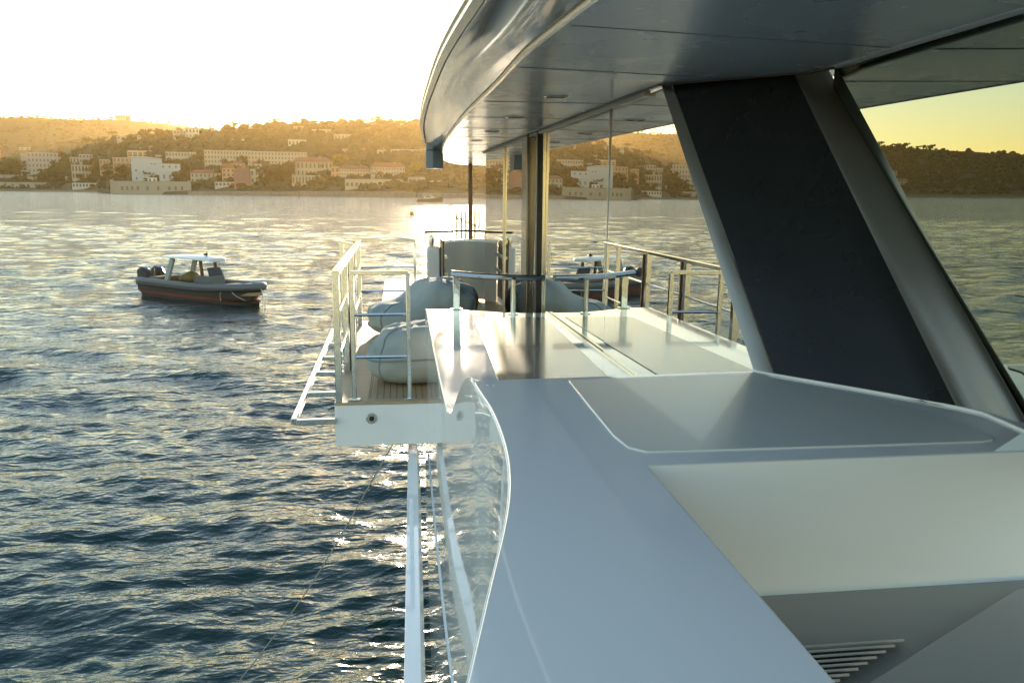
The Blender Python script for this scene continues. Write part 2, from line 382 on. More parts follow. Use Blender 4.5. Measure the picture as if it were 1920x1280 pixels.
# outer gloss side plate
# hull below the knuckle
def hx(y):
    if y < 6.9: return xs(max(.1, y))
    return xs(6.9) + .0052*(y-6.9)**2.05
rows = []
for y in np.concatenate([np.linspace(-2, 7, 40), np.linspace(7.25, 21, 30)]):
    top = ZK-.0 if y < 6.97 else ZD-.02
    rows.append([(hx(y)+.004, y, zz(top)), (hx(y)+.004, y, zz(ZK-.02)), (hx(y)+.006, y, zz(-3.4)), (hx(y)+.03, y, zz(-4.6)), (hx(y)+.3, y, zz(-5.8)), (hx(y)+.38, y, -.4)])
hull = MB().loft(rows).build('hull', M['hull'], yacht, ang=60)
k = MB()
k.tube([(hx(y)+.004, y, zz(ZK)-.006) for y in np.linspace(-2, 6.9, 60)], .009, 8); k.build('knuckle_strip', M['bead'], hull)
rr = []
for y in np.linspace(.5, 7.06, 20):
    x0 = -.071+.0176*y; x1 = x0+.079
    rr.append([(x0, y, zz(-2.15)), (x1, y, zz(-2.15)), (x1+.02, y, zz(-2.30)), (x0+.03, y, zz(-2.30))])
rub = MB().loft(rr, True); rub.f.append([0, 1, 2, 3]); n0 = len(rub.v); rub.f.append([n0-1, n0-2, n0-3, n0-4]); rub.build('rub_rail', M['gel'], hull, bevel=.004)
# aft well beside the cap strip: floor, vent and raised slab
wy = bf.y
fl = MB().span((bi.x-.02, .1, zz(-.93)), (2.6, wy-.001, zz(-1.0))).build('well_floor', M['taupe'], yacht)
a = atZ(1907, 1106, -.92); b = atZ(1600, 1300, -.92)
dirv = (b-a).normalized()
MB().prism([(a.x, a.y), ((a+dirv*1.5).x, (a+dirv*1.5).y), (2.5, .1), (2.5, a.y)], zz(-.915), zz(-.99)).build('raised_slab', M['grey'], fl, bevel=.004)
vg = MB()
for i in range(8):
    t = i/7; r_ = atZ(1690-120*t, 1197+75*t, -.915); l_ = atZ(1500+40*t, 1203+80*t, -.915)
    vg.box(((r_.x+l_.x)/2-.1, r_.y, zz(-.918)), (r_.x-l_.x+.2, .024, .005), rx=R(-32))
vg.build('vent_grille', M['grey'], fl)
# window panes
panes = [(11.05, 9.32, 9.32), (9.28, 6.97, 6.97), (6.93, 4.96, 4.96), (4.94, 2.2, 3.9)]
def pane(y0, y1, zb0, zt0, name='window_pane', gm_=None, f=gx, lean=.0075, yt=None):
    r_ = []
    for y, y2 in ((y0, y0), (y1, y1 if yt is None else yt)):
        x = f(y); x2 = f(y2)+lean*(zt0-zb0); r_.append([(x, y, zz(zb0)), (x2, y2, zz(zt0)), (x2+.02, y2, zz(zt0)), (x+.02, y, zz(zb0))])
    b_ = MB().loft(r_, True); b_.f += [[0, 1, 2, 3], [7, 6, 5, 4]]
    return b_.build(name, gm_ or M['glass'], yacht)
for y0, y1, y2 in panes: pane(y0, y1, ZD if y0 > 6.7 else ZT-.1, ZS-.015, yt=y2)
pane(3.12, -.6, -.62, .75, 'side_window', M['dglass'], lambda y: 1.668-GT*(y-2), 0.0)
for y in (9.30, 6.95):
    MB().span((gx(y)-.009, y-.009, zz(ZD if y > 6.7 else ZT)), (gx(y)+.01, y+.011, zz(ZS-.003))).build('mullion', M['rim'], yacht)
MB().span((gx(7.7)-.028, 7.62, zz(ZD)), (gx(7.7)+.03, 7.95, zz(ZS-.003))).build('door_post', M['post'], yacht, bevel=.01)
MB().span((gx(7.2)-.022, 7.14, zz(ZD)), (gx(7.2)+.02, 7.24, zz(ZS-.003))).build('door_post', M['black'], yacht, bevel=.004)
MB().span((gx(4.95)+.004, 4.945, zz(ZT)), (gx(4.95)+.012, 4.955, zz(ZS-.02))).build('glass_joint', M['bead'], yacht)

# raked pillar
TL, TR = atX(1240, 163, gx(4)-.012), atX(1546, 134, 1.60)
BL, BR = fin_base[0], fin_base[-2]
def fin(u, v):                 # u across (0 leading edge), v up
    px = 1412+513*u
    return atZ(px, interp(px, base_px), ZB).lerp(TL.lerp(TR, u), v)
BL2 = Vector((BL.x, BL.y, BL.z)); nrm = (BR-BL).cross(TL-BL).normalized()
if nrm.y > 0: nrm = -nrm
def finrows(us, offs, v0=0.0, v1=1.07, nv=12):
    return [[fin(u if u < .6 else 1-(1-u)*(1-.42*k/nv), v0+(v1-v0)*k/nv) + nrm*o for k in range(nv+1)] for u, o in zip(us, offs)]
pil = MB().loft(finrows([.085, .12, .3, .5, .62, .70, .745], [-.001, .0, .003, .004, .004, .002, -.003])[::-1]).build('pillar', M['navy'], yacht, ang=180)  # dark centre is a soft reflection on the pillar, put into the colour
e = [.0, .0, .004, .075, .083, .087]; MB().loft(finrows(e, [-.14, -.006, .0, .003, .001, -.01])[::-1]).build('leading_trim', M['bronze'], pil, ang=50)
us = [.742, .75, .765, .785, .81, .85, .90, .94, .965, .985, .995, .999]; MB().loft(finrows(us, [-.003, -.0035, -.006, -.011, -.018, -.030, -.046, -.060, -.070, -.080, -.090, -.10])[::-1]).build('trailing_trim', M['trail'], pil, ang=180)
# overhanging upper deck
bot_px = [(1300, -140), (1120, 0), (1031, 68), (982, 108), (933, 160), (895.5, 195), (868, 222), (841, 257)]
bot = [atZ(x, y, ZS) for x, y in bot_px]
bot = [Vector((.62, -1.5, zz(ZS)))] + bot + [Vector((x, y, zz(ZS))) for x, y in ((.525, 9.6), (.60, 11.4), (.70, 13.2), (.86, 15), (1.2, 16.6), (1.8, 17.4), (2.6, 17.7))]
bot = catmull(bot, 5)
top = [Vector((x, y, zz(.66))) for x, y in ((.44, -1.5), (.35, .93), (.32, 1.86), (.30, 2.91), (.26, 3.8), (.237, 4.58), (.229, 5.82), (.233, 7.42), (.268, 9.16), (.326, 10.7), (.42, 12.8), (.54, 14.4), (.80, 16.0), (1.25, 17.2), (1.9, 18), (2.6, 18.3))]
top = catmull(top, 6)
bot = resample(bot, 90); top = resample(top, 90)
inner = [(2.6, -1.5), (1.70, -1.5), (1.69, 2.2), (1.64, 3.28), (1.56, 3.42), (TL.x+.05, TL.y-.08), (gx(4.2)+.03, 4.3), (gx(11.1)+.03, 11.1), (1.3, 11.2), (1.4, 14), (2.6, 14)]
IN = [(-1.5, 1.66, .48), (1.0, 1.645, .475), (2.18, 1.63, .473), (3.0, 1.605, .455), (3.17, 1.56, .455), (3.95, TL.x+.02, TL.z+.01), (4.2, gx(4.2)+.03, ZS), (11.1, gx(11.1)+.03, ZS), (11.4, 1.6, ZS), (14, 2.6, ZS), (18, 2.6, ZS)]
rows = []
for p in bot:
    xi = interp(p.y, [(q[0], q[1]) for q in IN]); zi = interp(p.y, [(q[0], q[2] if q[2] < 2 else q[2]-EYE) for q in IN])
    if p.y > 15: xi = max(xi, p.x+.02)
    rows.append([Vector((p.x+(xi-p.x)*u, p.y, zz(ZS)+(zi-ZS)*u)) for u in (0, .15, .3, .45, .6, .75, .88, 1)] + [Vector((xi, p.y, zz(ZS)+(zi-ZS)+.06)), Vector((p.x, p.y, zz(ZS)+.06))])
sof = MB().loft(rows, True).build('overhang', M['soffit'], yacht, ang=40)
MB().span((1.0, -1.5, zz(.62)), (1.66, 3.1, zz(.65))).build('ceiling_void', M['black'], sof)
rows = []
for b_, t_ in zip(bot, top):
    hv = Vector((t_.x-b_.x, t_.y-b_.y, 0)); q = []
    for k_ in range(9):
        u = k_/8; bul_ = math.sin(math.pi*u)*.018
        q.append(b_.lerp(t_, u)+Vector((0, 0, .016)) + Vector((-bul_, 0, -bul_*.4)))
    rows.append(q)
MB().loft(rows).build('fascia', M['fascia'], sof, ang=180)
MB().tube([p+Vector((-.004, 0, .006)) for p in bot], .011, 8).build('edge_strip', M['rim'], sof)
MB().tube([p+Vector((-.006, 0, .024)) for p in bot], .008, 8).build('shadow_groove', M['black'], sof)
rim = MB(); rim.loft([[t_+Vector((.014, 0, -.012)), t_+Vector((-.014, 0, .008)), t_+Vector((-.012, 0, .030)), t_+Vector((-.022, 0, .040)), t_+Vector((-.022, 0, .075)), t_+Vector((.03, 0, .085)), t_+Vector((.10, 0, .04))] for t_ in top]); rim.build('rim_band', M['rim'], sof, ang=30)
dk = MB(); dk.prism([(p.x+.06, p.y) for p in top]+[(2.6, -1.5)], zz(.74), zz(.69)); dk.build('upper_deck', M['gel'], sof)
for y in (2.65, 3.55, 4.9, 5.95, 7.0, 8.1, 9.5, 11.2, 13.2):
    xa = interp(y, [(p.y, p.x) for p in bot]); xb = interp(y, [(q[0], q[1]) for q in IN]); zb_ = interp(y, [(q[0], q[2] if q[2] < 2 else q[2]-EYE) for q in IN])
    pa_, pb_ = Vector((xa+.02, y, zz(ZS-.0005))), Vector((min(xb, 1.9)-.02, y, zz(zb_-.0005)))
    MB().bar(pa_, pb_, .004, .003).build('panel_joint', M['joint'], sof)
MB().span((.52, -1.2, zz(ZS)-.001), (.522, 2.6, zz(ZS)+.004)).build('panel_joint', M['navl'], sof)
for px, py in ((1042, 180.5), (966, 219), (922, 246), (893, 263)):
    p = atZ(px, py, ZS); d = MB(); d.box((p.x, p.y, zz(ZS)-.004), (.125, .075, .008)); o = d.build('downlight', M['steel'], sof, bevel=.003)
    MB().box((p.x, p.y, zz(ZS)-.0085), (.10, .045, .004)).build('lens', M['black'], o)
# trims where the soffit meets the glass
def trim(pts, wx, wz, m_, name): 
    b_ = MB()
    for a_, c_ in zip(pts, pts[1:]): b_.bar(a_, c_, wx, wz)
    b_.build(name, m_, sof)
trim([(gx(11.1)-.002, 11.1, zz(ZS)-.016), (gx(4.22)-.002, 4.22, zz(ZS)-.016)], .03, .026, M['bronze'], 'glass_head_trim')
trim([(gx(11.1)-.03, 11.1, zz(ZS)-.003), (gx(4.25)-.03, 4.25, zz(ZS)-.003), (TL.x-.01, TL.y-.03, TL.z+.004), (1.555, 3.17, zz(.451)), (1.60, 3.0, zz(.451))], .022, .006, M['black'], 'shadow_gap')  # black bar painted in as the shade of the gap
MB().tube([(1.597, 3.0, zz(.461)), (1.624, 2.18, zz(.478)), (1.64, 1.0, zz(.481)), (1.655, -1.5, zz(.486))], .018, 12, flat=(1.2, .8)).build('edge_roll', M['soffit'], sof)
# navigation light housing at the forward end
p = atY(813, 284, 12.0)
def nlp(g_): return [(p.x-.11+g_, 11.9+g_), (p.x-.02, 11.80+g_), (p.x+.125-g_, 11.83+g_), (p.x+.125-g_, 12.2), (p.x-.11+g_, 12.2)]
nl = MB().prism(nlp(0), p.z+.005, p.z-.235).build('navigation_light', M['navl'], sof, bevel=.008)
MB().prism(nlp(.006), p.z+.23, p.z+.012).build('light_cap', M['navl'], nl, bevel=.008)
# flared white bulwark of the deck above
ub = MB(); rws = []
for y in np.linspace(-1, 5.3, 14):
    t_ = interp(y, [(q_.y, q_.x) for q_ in top]); rws.append([(t_+.05, y, zz(.74)), (t_+.02, y, zz(.80)), (t_-.02, y, zz(.95)), (t_-.05, y, zz(1.3)), (t_-.0, y, zz(1.32)), (t_+.10, y, zz(.74))])
ub.loft(rws, True); ub.f.append(list(range(6))); n0 = len(ub.v); ub.f.append([n0-1-i for i in range(6)])
ubo = ub.build('upper_bulwark', M['gel'], yacht, ang=60)
pt = [atY(826, 30, 5.6), atY(824, -60, 5.6), atY(840, -60, 5.6), atY(834, 2, 5.6)]
b_ = MB(); b_.add(pt+[q_+Vector((0, .08, 0)) for q_ in pt], [(0, 1, 2, 3), (7, 6, 5, 4), (0, 4, 5, 1), (1, 5, 6, 2), (2, 6, 7, 3), (3, 7, 4, 0)]); b_.build('dark_fin', M['navl'], ubo)

# rail on the far edge of the side deck
hr_px = [(846, 512), (866, 514), (905, 517.5), (960, 520), (1022, 521)]
hr_y = [6.9, 6.88, 6.8, 6.74, 6.7]
hp = catmull([atY(x, y, d) for (x, y), d in zip(hr_px, hr_y)], 5)
hr = MB().tube(hp, .030, 10, flat=(1.15, .85)).build('handrail', M['steel'], yacht)
p = atZ(855, 579, ZT); MB().span((p.x-.027, p.y-.045, zz(ZT)), (p.x+.030, p.y-.017, hp[1].z-.01)).build('post', M['steel'], hr, bevel=.004)
MB().span((p.x-.045, p.y-.06, zz(ZT)), (p.x+.05, p.y-.002, zz(ZT)+.008)).build('post_foot', M['steel'], hr, bevel=.003)
p = atZ(962, 589, ZT); MB().tube([(p.x, p.y, zz(ZT)), (p.x, p.y, zz(-.70))], .021, 12).build('post', M['steel'], hr)
MB().disc((p.x, p.y, zz(ZT)), .042, (0, 0, 1), .009).build('post_foot', M['steel'], hr)

# fold-out balcony
BY0, BY1, BX0, BX1 = 6.86, 11.35, -.545, .17
bal = MB().span((BX0, BY0, zz(-2.10)), (BX1+.058, BY1, zz(ZD)-.02)).build('balcony', M['gel'], yacht, bevel=.006)
MB().span((BX0, BY0-.006, zz(ZD)-.018), (BX1+.12, BY0+.10, zz(ZD)+.004)).build('margin_board', M['teakm'], bal, bevel=.003)
MB().span((BX0, BY0+.10, zz(ZD)-.018), (-.27, BY1, zz(ZD)+.003)).build('margin_board', M['teakm'], bal, bevel=.002)
MB().span((-.268, BY0+.102, zz(ZD)-.018), (1.26, BY1+5.5, zz(ZD))).build('teak_deck', M['teak'], bal)
p = atY(697, 784, BY0); f_ = MB().disc(p, .046, (0, -1, 0), .008, 28).build('drain_ring', M['steel'], bal, bevel=.003)
MB().disc(p-Vector((0, .008, 0)), .022, (0, -1, 0), .004, 20).build('drain_hole', M['black'], f_)
def bars(parent, pts, wx, wz, name='bar', up=(0, 0, 1)):
    for a_, c_ in pts: MB().bar(a_, c_, wx, wz, up).build(name, M['steel'], parent, bevel=.003)
RT = -.665
def Pb(x, y, z): return (x, y, zz(z))
gr = MB().bar(Pb(-.395, 6.95, RT), Pb(.075, 6.95, RT), .034, .034).build('guard_rail', M['steel'], bal, bevel=.004)
for x in (-.385, .072):
    MB().bar(Pb(x, 6.95, ZD), Pb(x, 6.95, RT), .036, .036).build('post', M['steel'], gr, bevel=.004)
    MB().span(Pb(x-.05, 6.91, ZD), Pb(x+.05, 6.99, ZD+.012)).build('post_foot', M['steel'], gr, bevel=.003)
for z in (RT-.345, RT-.70): MB().tube([Pb(-.385, 6.95, z), Pb(.072, 6.95, z)], .013, 8).build('crossbar', M['steel'], gr)
g2 = MB().bar(Pb(-.505, 6.88, RT+.01), Pb(-.505, 11.05, RT+.01), .062, .035).build('guard_rail', M['steel'], bal, bevel=.004)
for y in (6.90, 8.05, 9.25, 10.95):
    MB().bar(Pb(-.507, y, ZD-.02), Pb(-.507, y, RT), .06, .055, (1, 0, 0)).build('post', M['steel'], g2, bevel=.004)
for y in (8.16, 9.36): MB().bar(Pb(-.49, y, ZD-.02), Pb(-.49, y, RT), .035, .03, (1, 0, 0)).build('post', M['brown'], g2, bevel=.004)
for z in (RT-.345, RT-.70): MB().tube([Pb(-.505, 6.9, z), Pb(-.505, 11.0, z)], .012, 8).build('crossbar', M['steel'], g2)
g3 = MB().bar(Pb(-.58, 11.3, RT+.005), Pb(.225, 11.3, RT+.005), .034, .034).build('guard_rail', M['steel'], bal, bevel=.004)
for x in (-.58, .215): MB().bar(Pb(x, 11.3, ZD), Pb(x, 11.3, RT), .034, .034).build('post', M['steel'], g3, bevel=.004)
for z in (RT-.345, RT-.66): MB().tube([Pb(-.58, 11.3, z), Pb(.215, 11.3, z)], .012, 8).build('crossbar', M['steel'], g3)
MB().bar(Pb(-.74, 11.15, RT), Pb(-.58, 11.1, RT-.03), .034, .034).build('end_bar', M['steel'], g3)
MB().bar(Pb(-.73, 11.15, ZD-.05), Pb(-.73, 11.15, RT), .05, .05).build('post', M['steel'], g3, bevel=.004)
og = MB().bar(Pb(-.87, 6.8, -1.86), Pb(-.89, 11.4, -1.86), .045, .05).build('outrigger_frame', M['steel'], bal, bevel=.004)
for y in (6.83, 7.78, 8.68, 9.5, 10.35, 11.2): MB().bar(Pb(-.86, y, -1.87), Pb(BX0+.01, y, -1.87), .05, .045).build('rung', M['steel'], og, bevel=.004)

# forward end of the deck
ew = MB(); rows = []
for k_ in range(13):
    a_ = -1+2*k_/12; x = .66+.62*(k_/12)*1.55; y = 13.1+.45*(1-a_*a_)
    rows.append([(x, y, zz(ZD)), (x-.0, y, zz(-.80)), (x, y+.08, zz(-.78)), (x, y+.08, zz(ZD))])
ew.loft(rows); ewo = ew.build('end_bulwark', M['grey'], yacht, ang=60)
MB().loft([[(r_[1][0], r_[1][1]-.02, zz(-.80)), (r_[1][0], r_[1][1]-.02, zz(-.765)), (r_[1][0], r_[1][1]+.12, zz(-.765)), (r_[1][0], r_[1][1]+.12, zz(-.80))] for r_ in rows], True).build('cap', M['gel'], ewo)
MB().tube([(r_[1][0]+(-.25 if i == 0 else 0), r_[1][1]+.05, zz(-.635)) for i, r_ in enumerate(rows)], .018, 8).build('top_rail', M['brown'], ewo)
for i in (2, 6, 9): MB().tube([(rows[i][1][0], rows[i][1][1]+.05, zz(-.78)), (rows[i][1][0], rows[i][1][1]+.05, zz(-.64))], .012, 8).build('rail_post', M['brown'], ewo)
MB().prism([(.42, 12.75), (.62, 12.75), (.64, 13.3), (.46, 13.3)], zz(-.84), zz(ZD)).build('gate_pillar', M['gel'], yacht, bevel=.02)
MB().tube([(.50, 12.9, zz(-.84)), (.50, 12.9, zz(-.73)), (.50, 12.9, zz(-.66))], [.03, .045, .03], 12).build('pillar_cap', M['rim'], yacht)  # golden cap on the gate pillar, gives no light
gl = MB().span((.630, 12.15, zz(-1.62)), (.655, 13.0, zz(-.70))).build('gate_leaf', M['brown'], yacht, bevel=.004)
for z in (-.70, -.93, -1.16): MB().span((.656, 12.12, zz(z-.05)), (.70, 13.0, zz(z))).build('slat', M['rim'], gl, bevel=.004)
MB().tube([(1.36, 16.0, zz(ZD)), (1.36, 16.0, zz(ZS))], .042, 12).build('support_pole', M['brown'], yacht)
br = MB().bar((1.08, 17, zz(-.42)), (1.62, 17, zz(-.42)), .03, .03).build('bow_rail', M['rim'], yacht)
for x in np.linspace(1.08, 1.62, 7): MB().bar((x, 17, zz(-1.3)), (x, 17, zz(-.42)), .03 if x in (1.08, 1.62) else .05, .02).build('slat', M['rim'], br)
MB().bar((1.08, 17, zz(-.50)), (1.62, 17, zz(-.72)), .02, .03).build('brace', M['rim'], br)
MB().span((.2, 11.6, zz(-2.0)), (2.6, 17.5, zz(ZD)-.03)).build('foredeck', M['gel'], yacht)

# ------------------------------------------------------------------ bean bags
def bag(name, loc, half, prof, label, seed, seam=.5, nu=64, nv=40):
    t = thing(name, loc, label, 'bean bag'); rows = []; ex = .46
    def sp(v, e): return math.copysign(abs(v)**e, v)
    for j in range(nv+1):
        th = -math.pi/2+math.pi*j/nv; row = []
        for k in range(nu):
            ph = 2*math.pi*k/nu; ct = sp(math.cos(th), ex)
            x = ct*sp(math.cos(ph), .8); y = ct*sp(math.sin(ph), .8); z = .5+.5*sp(math.sin(th), ex+.1)
            s_ = 1+.07*math.sin(math.pi*min(1, z*1.1)); H = prof(x, y)
            n_ = noise.noise(Vector((x*2.2+seed, y*2.2, z*2)))*.07 + noise.noise(Vector((x*5+seed, y*3, z*8)))*.035
            wr = .05*math.sin(11*(x+.3*y)+7*noise.noise(Vector((x*2, y*2, seed))))*max(0, 1-abs(z-.72)*3.4)
            k_ = 1 + (n_ + wr)*min(1, z*3)
            row.append((x*half[0]*s_*k_, y*half[1]*s_*k_, z*H*(1+.6*(n_+wr)*min(1, z*2))))
        rows.append(row)
    MB().loft(rows, True).build('cover', M['fabric'], t, org=(0, 0, 0), ang=180)
    for kk in (nu*5//8, nu*7//8+2):
        MB().tube([Vector(rows[q_][kk])+Vector((rows[q_][kk][0], rows[q_][kk][1], 0))*.006+Vector((0, 0, .002)) for q_ in range(3, nv-2)], .006, 6, caps=False).build('seam', M['piping'], t, org=(0, 0, 0))
    js = int(nv*seam); MB().tube([Vector(p)*1.0+Vector((p[0], p[1], 0))*.012 for p in rows[js]]+[rows[js][0]], .009, 6, caps=False).build('piping', M['piping'], t, org=(0, 0, 0))
    return t
bag('bean_bag', (.13, 7.72, zz(ZD)), (.39, .38), lambda x, y: .52-.05*x*x+.03*x, 'smaller grey bean bag nearest the camera on the balcony teak', 1.0)
def prof2(x, y): return .40 + .27*(1/(1+math.exp(-(x*6.0+y*1.0+.9)*1.6))) - .06*max(0, x-.6)
bag('bean_bag', (.29, 10.35, zz(ZD)), (.63, .58), prof2, 'large grey lounge bean bag with raised back behind the smaller one', 5.0, seam=.46)
# ------------------------------------------------------------------ tender, motorboat, buoy, mooring line
def rib():
    t = thing('tender_boat', (-11.35, 51.3, 0), 'dark grey rigid inflatable tender with white hardtop anchored on the water', 'boat', rz=R(-42)); t.scale = (.97, .97, .97)
    mt = mat('grey_sponson', (.11, .122, .13), .5, var=.08); mh = mat('charcoal_hull', (.06, .065, .068), .35, var=.08); mr_ = mat('red_stripe', (.26, .045, .04), .4)
    mw = mat('white_hardtop', (.72, .72, .68), .35); mc = mat('olive_cushion', (.16, .12, .05), .8, var=.2); md = mat('teak_sole', (.33, .22, .11), .6, var=.2)
    mo = mat('dark_outboard', (.025, .026, .035), .3); mg = mat('teal_grey_leg', (.30, .36, .36), .4); mwd = mat('smoked_screen', (.05, .05, .045), .1)
    def half(x):                 # half beam
        u = max(0, (x-1.2)/3.9); return 1.22*math.sqrt(max(0, 1-u**2.3))
    def sheerz(x): return .92+.20*max(0, (x+1)/6)**2+.03*max(0, -x/5)
    xs = list(np.linspace(-4.9, 1.2, 12)) + [1.2+3.9*math.sin(a_) for a_ in np.linspace(.14, math.pi/2, 14)]
    side = [(x, half(x), sheerz(x)) for x in xs]
    loop = [(x, -y, z) for x, y, z in side] + [(x, y, z) for x, y, z in side[::-1][1:]]
    MB().tube([(-5.2, -1.22, .94)]+loop+[(-5.2, 1.22, .94)], [.09]+[.215]*len(loop)+[.09], 12).build('sponson', mt, t)
    sb = MB().tube([(x*1.0, y+math.copysign(.20, y) if abs(y) > .02 else y, z-.17) for x, y, z in loop], .07, 6); sb.build('rubbing_strake', M['black'], t)
    def ring(za, zb, fa, fb, m_, name):
        rws = []
        for x, y, z in loop:
            ka, kb = fa, fb; bowin = max(0, (x-2.5)/2.6)
            rws.append([(x-.25*bowin*(za < .5), y*ka, za if za < .5 else z-.2), (x-.25-.75*bowin*(1 if zb < .3 else .4), y*kb, zb)])
        MB().loft(rws).build(name, m_, t, ang=180)
    ring(.75, .34, 1.10, .98, mh, 'hull'); ring(.34, .22, .98, .95, mr_, 'hull_stripe'); ring(.22, -.35, .95, .75, mh, 'hull_bottom')
    MB().prism([(x, y*.9) for x, y, z in loop], .78, .60).build('deck', md, t)
    MB().span((-5.0, -1.05, .3), (-4.75, 1.05, .98)).build('transom', mh, t)
    for y in (-.48, .48):
        o = MB(); rws = []
        for x, hw, z0, z1 in ((-6.0, .16, 1.05, 1.42), (-5.9, .24, .98, 1.62), (-5.55, .26, .98, 1.72), (-5.2, .24, 1.02, 1.62), (-4.95, .15, 1.05, 1.40)):
            rws.append([(x, y-hw, z0), (x, y-hw, z1-.12), (x, y-hw*.5, z1), (x, y+hw*.5, z1), (x, y+hw, z1-.12), (x, y+hw, z0)])
        o.loft(rws, True); o.f.append(list(range(6))); n_ = len(o.v); o.f.append([n_-1-i for i in range(6)])
        ob = o.build('outboard_engine', mo, t); MB().prism([(-5.75, y-.12), (-5.25, y-.14), (-5.25, y+.14), (-5.75, y+.12)], 1.0, -.3).build('engine_leg', mg, ob, bevel=.03)
    rt = MB(); rws = []
    for x, hw, z in ((-3.1, .5, 2.42), (-2.9, .95, 2.44), (-1.0, 1.05, 2.50), (.8, 1.0, 2.47), (1.35, .6, 2.40)):
        rws.append([(x, -hw, z), (x, -hw*.96, z+.07), (x, -hw*.6, z+.14), (x, hw*.6, z+.14), (x, hw*.96, z+.07), (x, hw, z), (x, hw*.5, z-.05), (x, -hw*.5, z-.05)])
    rt.loft(rws, True); rt.f.append(list(range(8))); n_ = len(rt.v); rt.f.append([n_-1-i for i in range(8)]); ro = rt.build('hardtop', mw, t)
    MB().ball((.1, .15, 2.72), (.16, .16, .08)).build('radar_dome', M['black'], ro); MB().tube([(.5, -.1, 2.6), (.5, -.1, 2.95)], .02, 6).build('antenna', M['black'], ro)
    for y in (-.85, .85): MB().bar((-2.6, y, .95), (-1.85, y*.95, 2.46), .16, .34, (1, 0, 0)).build('hardtop_leg', mg, t, bevel=.02)
    for y in (-.5, .5): MB().bar((.55, y, 1.3), (.40, y, 2.44), .10, .20, (1, 0, 0)).build('console_post', M['brown'], t)
    cs = MB(); cs.prism([(.0, -.62), (1.25, -.55), (1.25, .55), (.0, .62)], [1.52, 1.50, 1.50, 1.52], .75); co = cs.build('console', mt, t, bevel=.05)
    wsn = MB(); wsn.loft([[(1.2, y, 1.5), (.95, y*.9, 2.0), (.92, y*.9, 2.0), (1.16, y, 1.5)] for y in (-.5, 0, .5)], True); wsn.build('windscreen', mwd, co)
    MB().span((-.3, -.6, .78), (.0, .6, 1.45)).build('helm_seat', mc, t, bevel=.08); MB().ball((-1.1, -.1, 1.3), (.55, .5, .36)).build('covered_gear', mc, t)
    MB().ball((-1.9, .2, 1.15), (.5, .6, .3)).build('covered_gear', mc, t); MB().span((-4.4, -.9, .78), (-3.6, .9, 1.2)).build('rear_bench', mc, t, bevel=.08)
    MB().prism([(2.2, -.85), (3.9, -.35), (3.9, .35), (2.2, .85)], 1.1, .78).build('bow_cushion', mc, t, bevel=.06)
    MB().prism([(3.7, -.55), (4.75, -.1), (4.75, .1), (3.7, .55)], 1.2, .95).build('bow_locker', mw, t, bevel=.03)
    MB().tube([(-3.6, -.95, 1.0), (-3.6, -.95, 1.75)], .02, 6).build('rail_stanchion', M['steel'], t)
    MB().tube(catmull([(5.1, 0, 1.15), (5.45, -.1, .7), (5.8, -.25, -.2)], 6), .025, 6).build('anchor_rope', mw, t)
    MB().tube(catmull([(3.4, -1.05, 1.2), (3.2, -1.3, .7), (3.1, -1.2, .25)], 4), .015, 6).build('boat_line', mw, t)
    MB().tube(catmull([(3.6, -1.02, 1.2), (4.1, -1.05, .7), (4.5, -.55, .3)], 4), .015, 6).build('boat_line', mw, t)
rib()
def cruiser():
    p = atZ(806, 378.2, -EYE); t = thing('motor_boat', (p.x, p.y, 0), 'small distant motor cruiser under the hills near the orange buoy', 'boat')
    mh = mat('brown_hull', (.22, .13, .08), .3); mw = mat('cream_cabin', (.6, .55, .45), .4)
    rws = []
    for x, hw, z in ((-7.4, 1.9, 1.6), (-5, 2.1, 1.55), (0, 2.2, 1.75), (4, 1.7, 2.2), (6.6, .7, 2.6), (7.9, .05, 2.8)):
        rws.append([(x, -hw, z), (x-.6, -hw*.8, -.4), (x-.6, hw*.8, -.4), (x, hw, z)])
    b_ = MB().loft(rws, True); b_.f.append([0, 1, 2, 3]); b_.build('hull', mh, t, ang=60)
    cb = MB().loft([[(x, -h, 1.6), (x+.2, -h*.9, z), (x+.2, h*.9, z), (x, h, 1.6)] for x, h, z in ((-3.8, 1.5, 2.5), (-3, 1.6, 3.3), (.8, 1.5, 3.3), (3.2, 1.0, 2.2))], True).build('cabin', mw, t, ang=50)
    MB().span((-2.6, -1.52, 2.45), (.6, 1.52, 2.95)).build('cabin_window', M['black'], cb)
    MB().span((-4.2, -1.6, 4.1), (1.2, 1.6, 4.3)).build('flybridge_top', mw, t, bevel=.1)
    for x in (-3.6, .6): MB().bar((x, -1.2, 3.2), (x, -1.2, 4.2), .15, .15).build('top_support', mw, t)
cruiser()
p = atZ(772, 403, -EYE); bt = thing('buoy', (p.x, p.y, 0), 'round orange-yellow buoy floating in front of the distant motor cruiser', 'buoy')
MB().ball((0, 0, .35), (.5, .5, .62), 16, 12).build('float', mat('orange_float', (.75, .36, .03), .4), bt); MB().disc((0, 0, .9), .16, (0, 0, 1), .12).build('lifting_ring', M['black'], bt)
a_ = Vector((.02, 9.2, zz(-2.6))); b_ = atZ(432, 1284, -EYE)
ml_ = MB().tube(catmull([a_, a_.lerp(b_, .5)+Vector((0, 0, -.25)), b_+Vector((0, 0, -.1))], 10), .008, 6).build('mooring_line', mat('pale_line', (.35, .33, .28), .6))
tag(ml_, 'thin mooring line slanting from under the balcony into the dark water', 'rope')

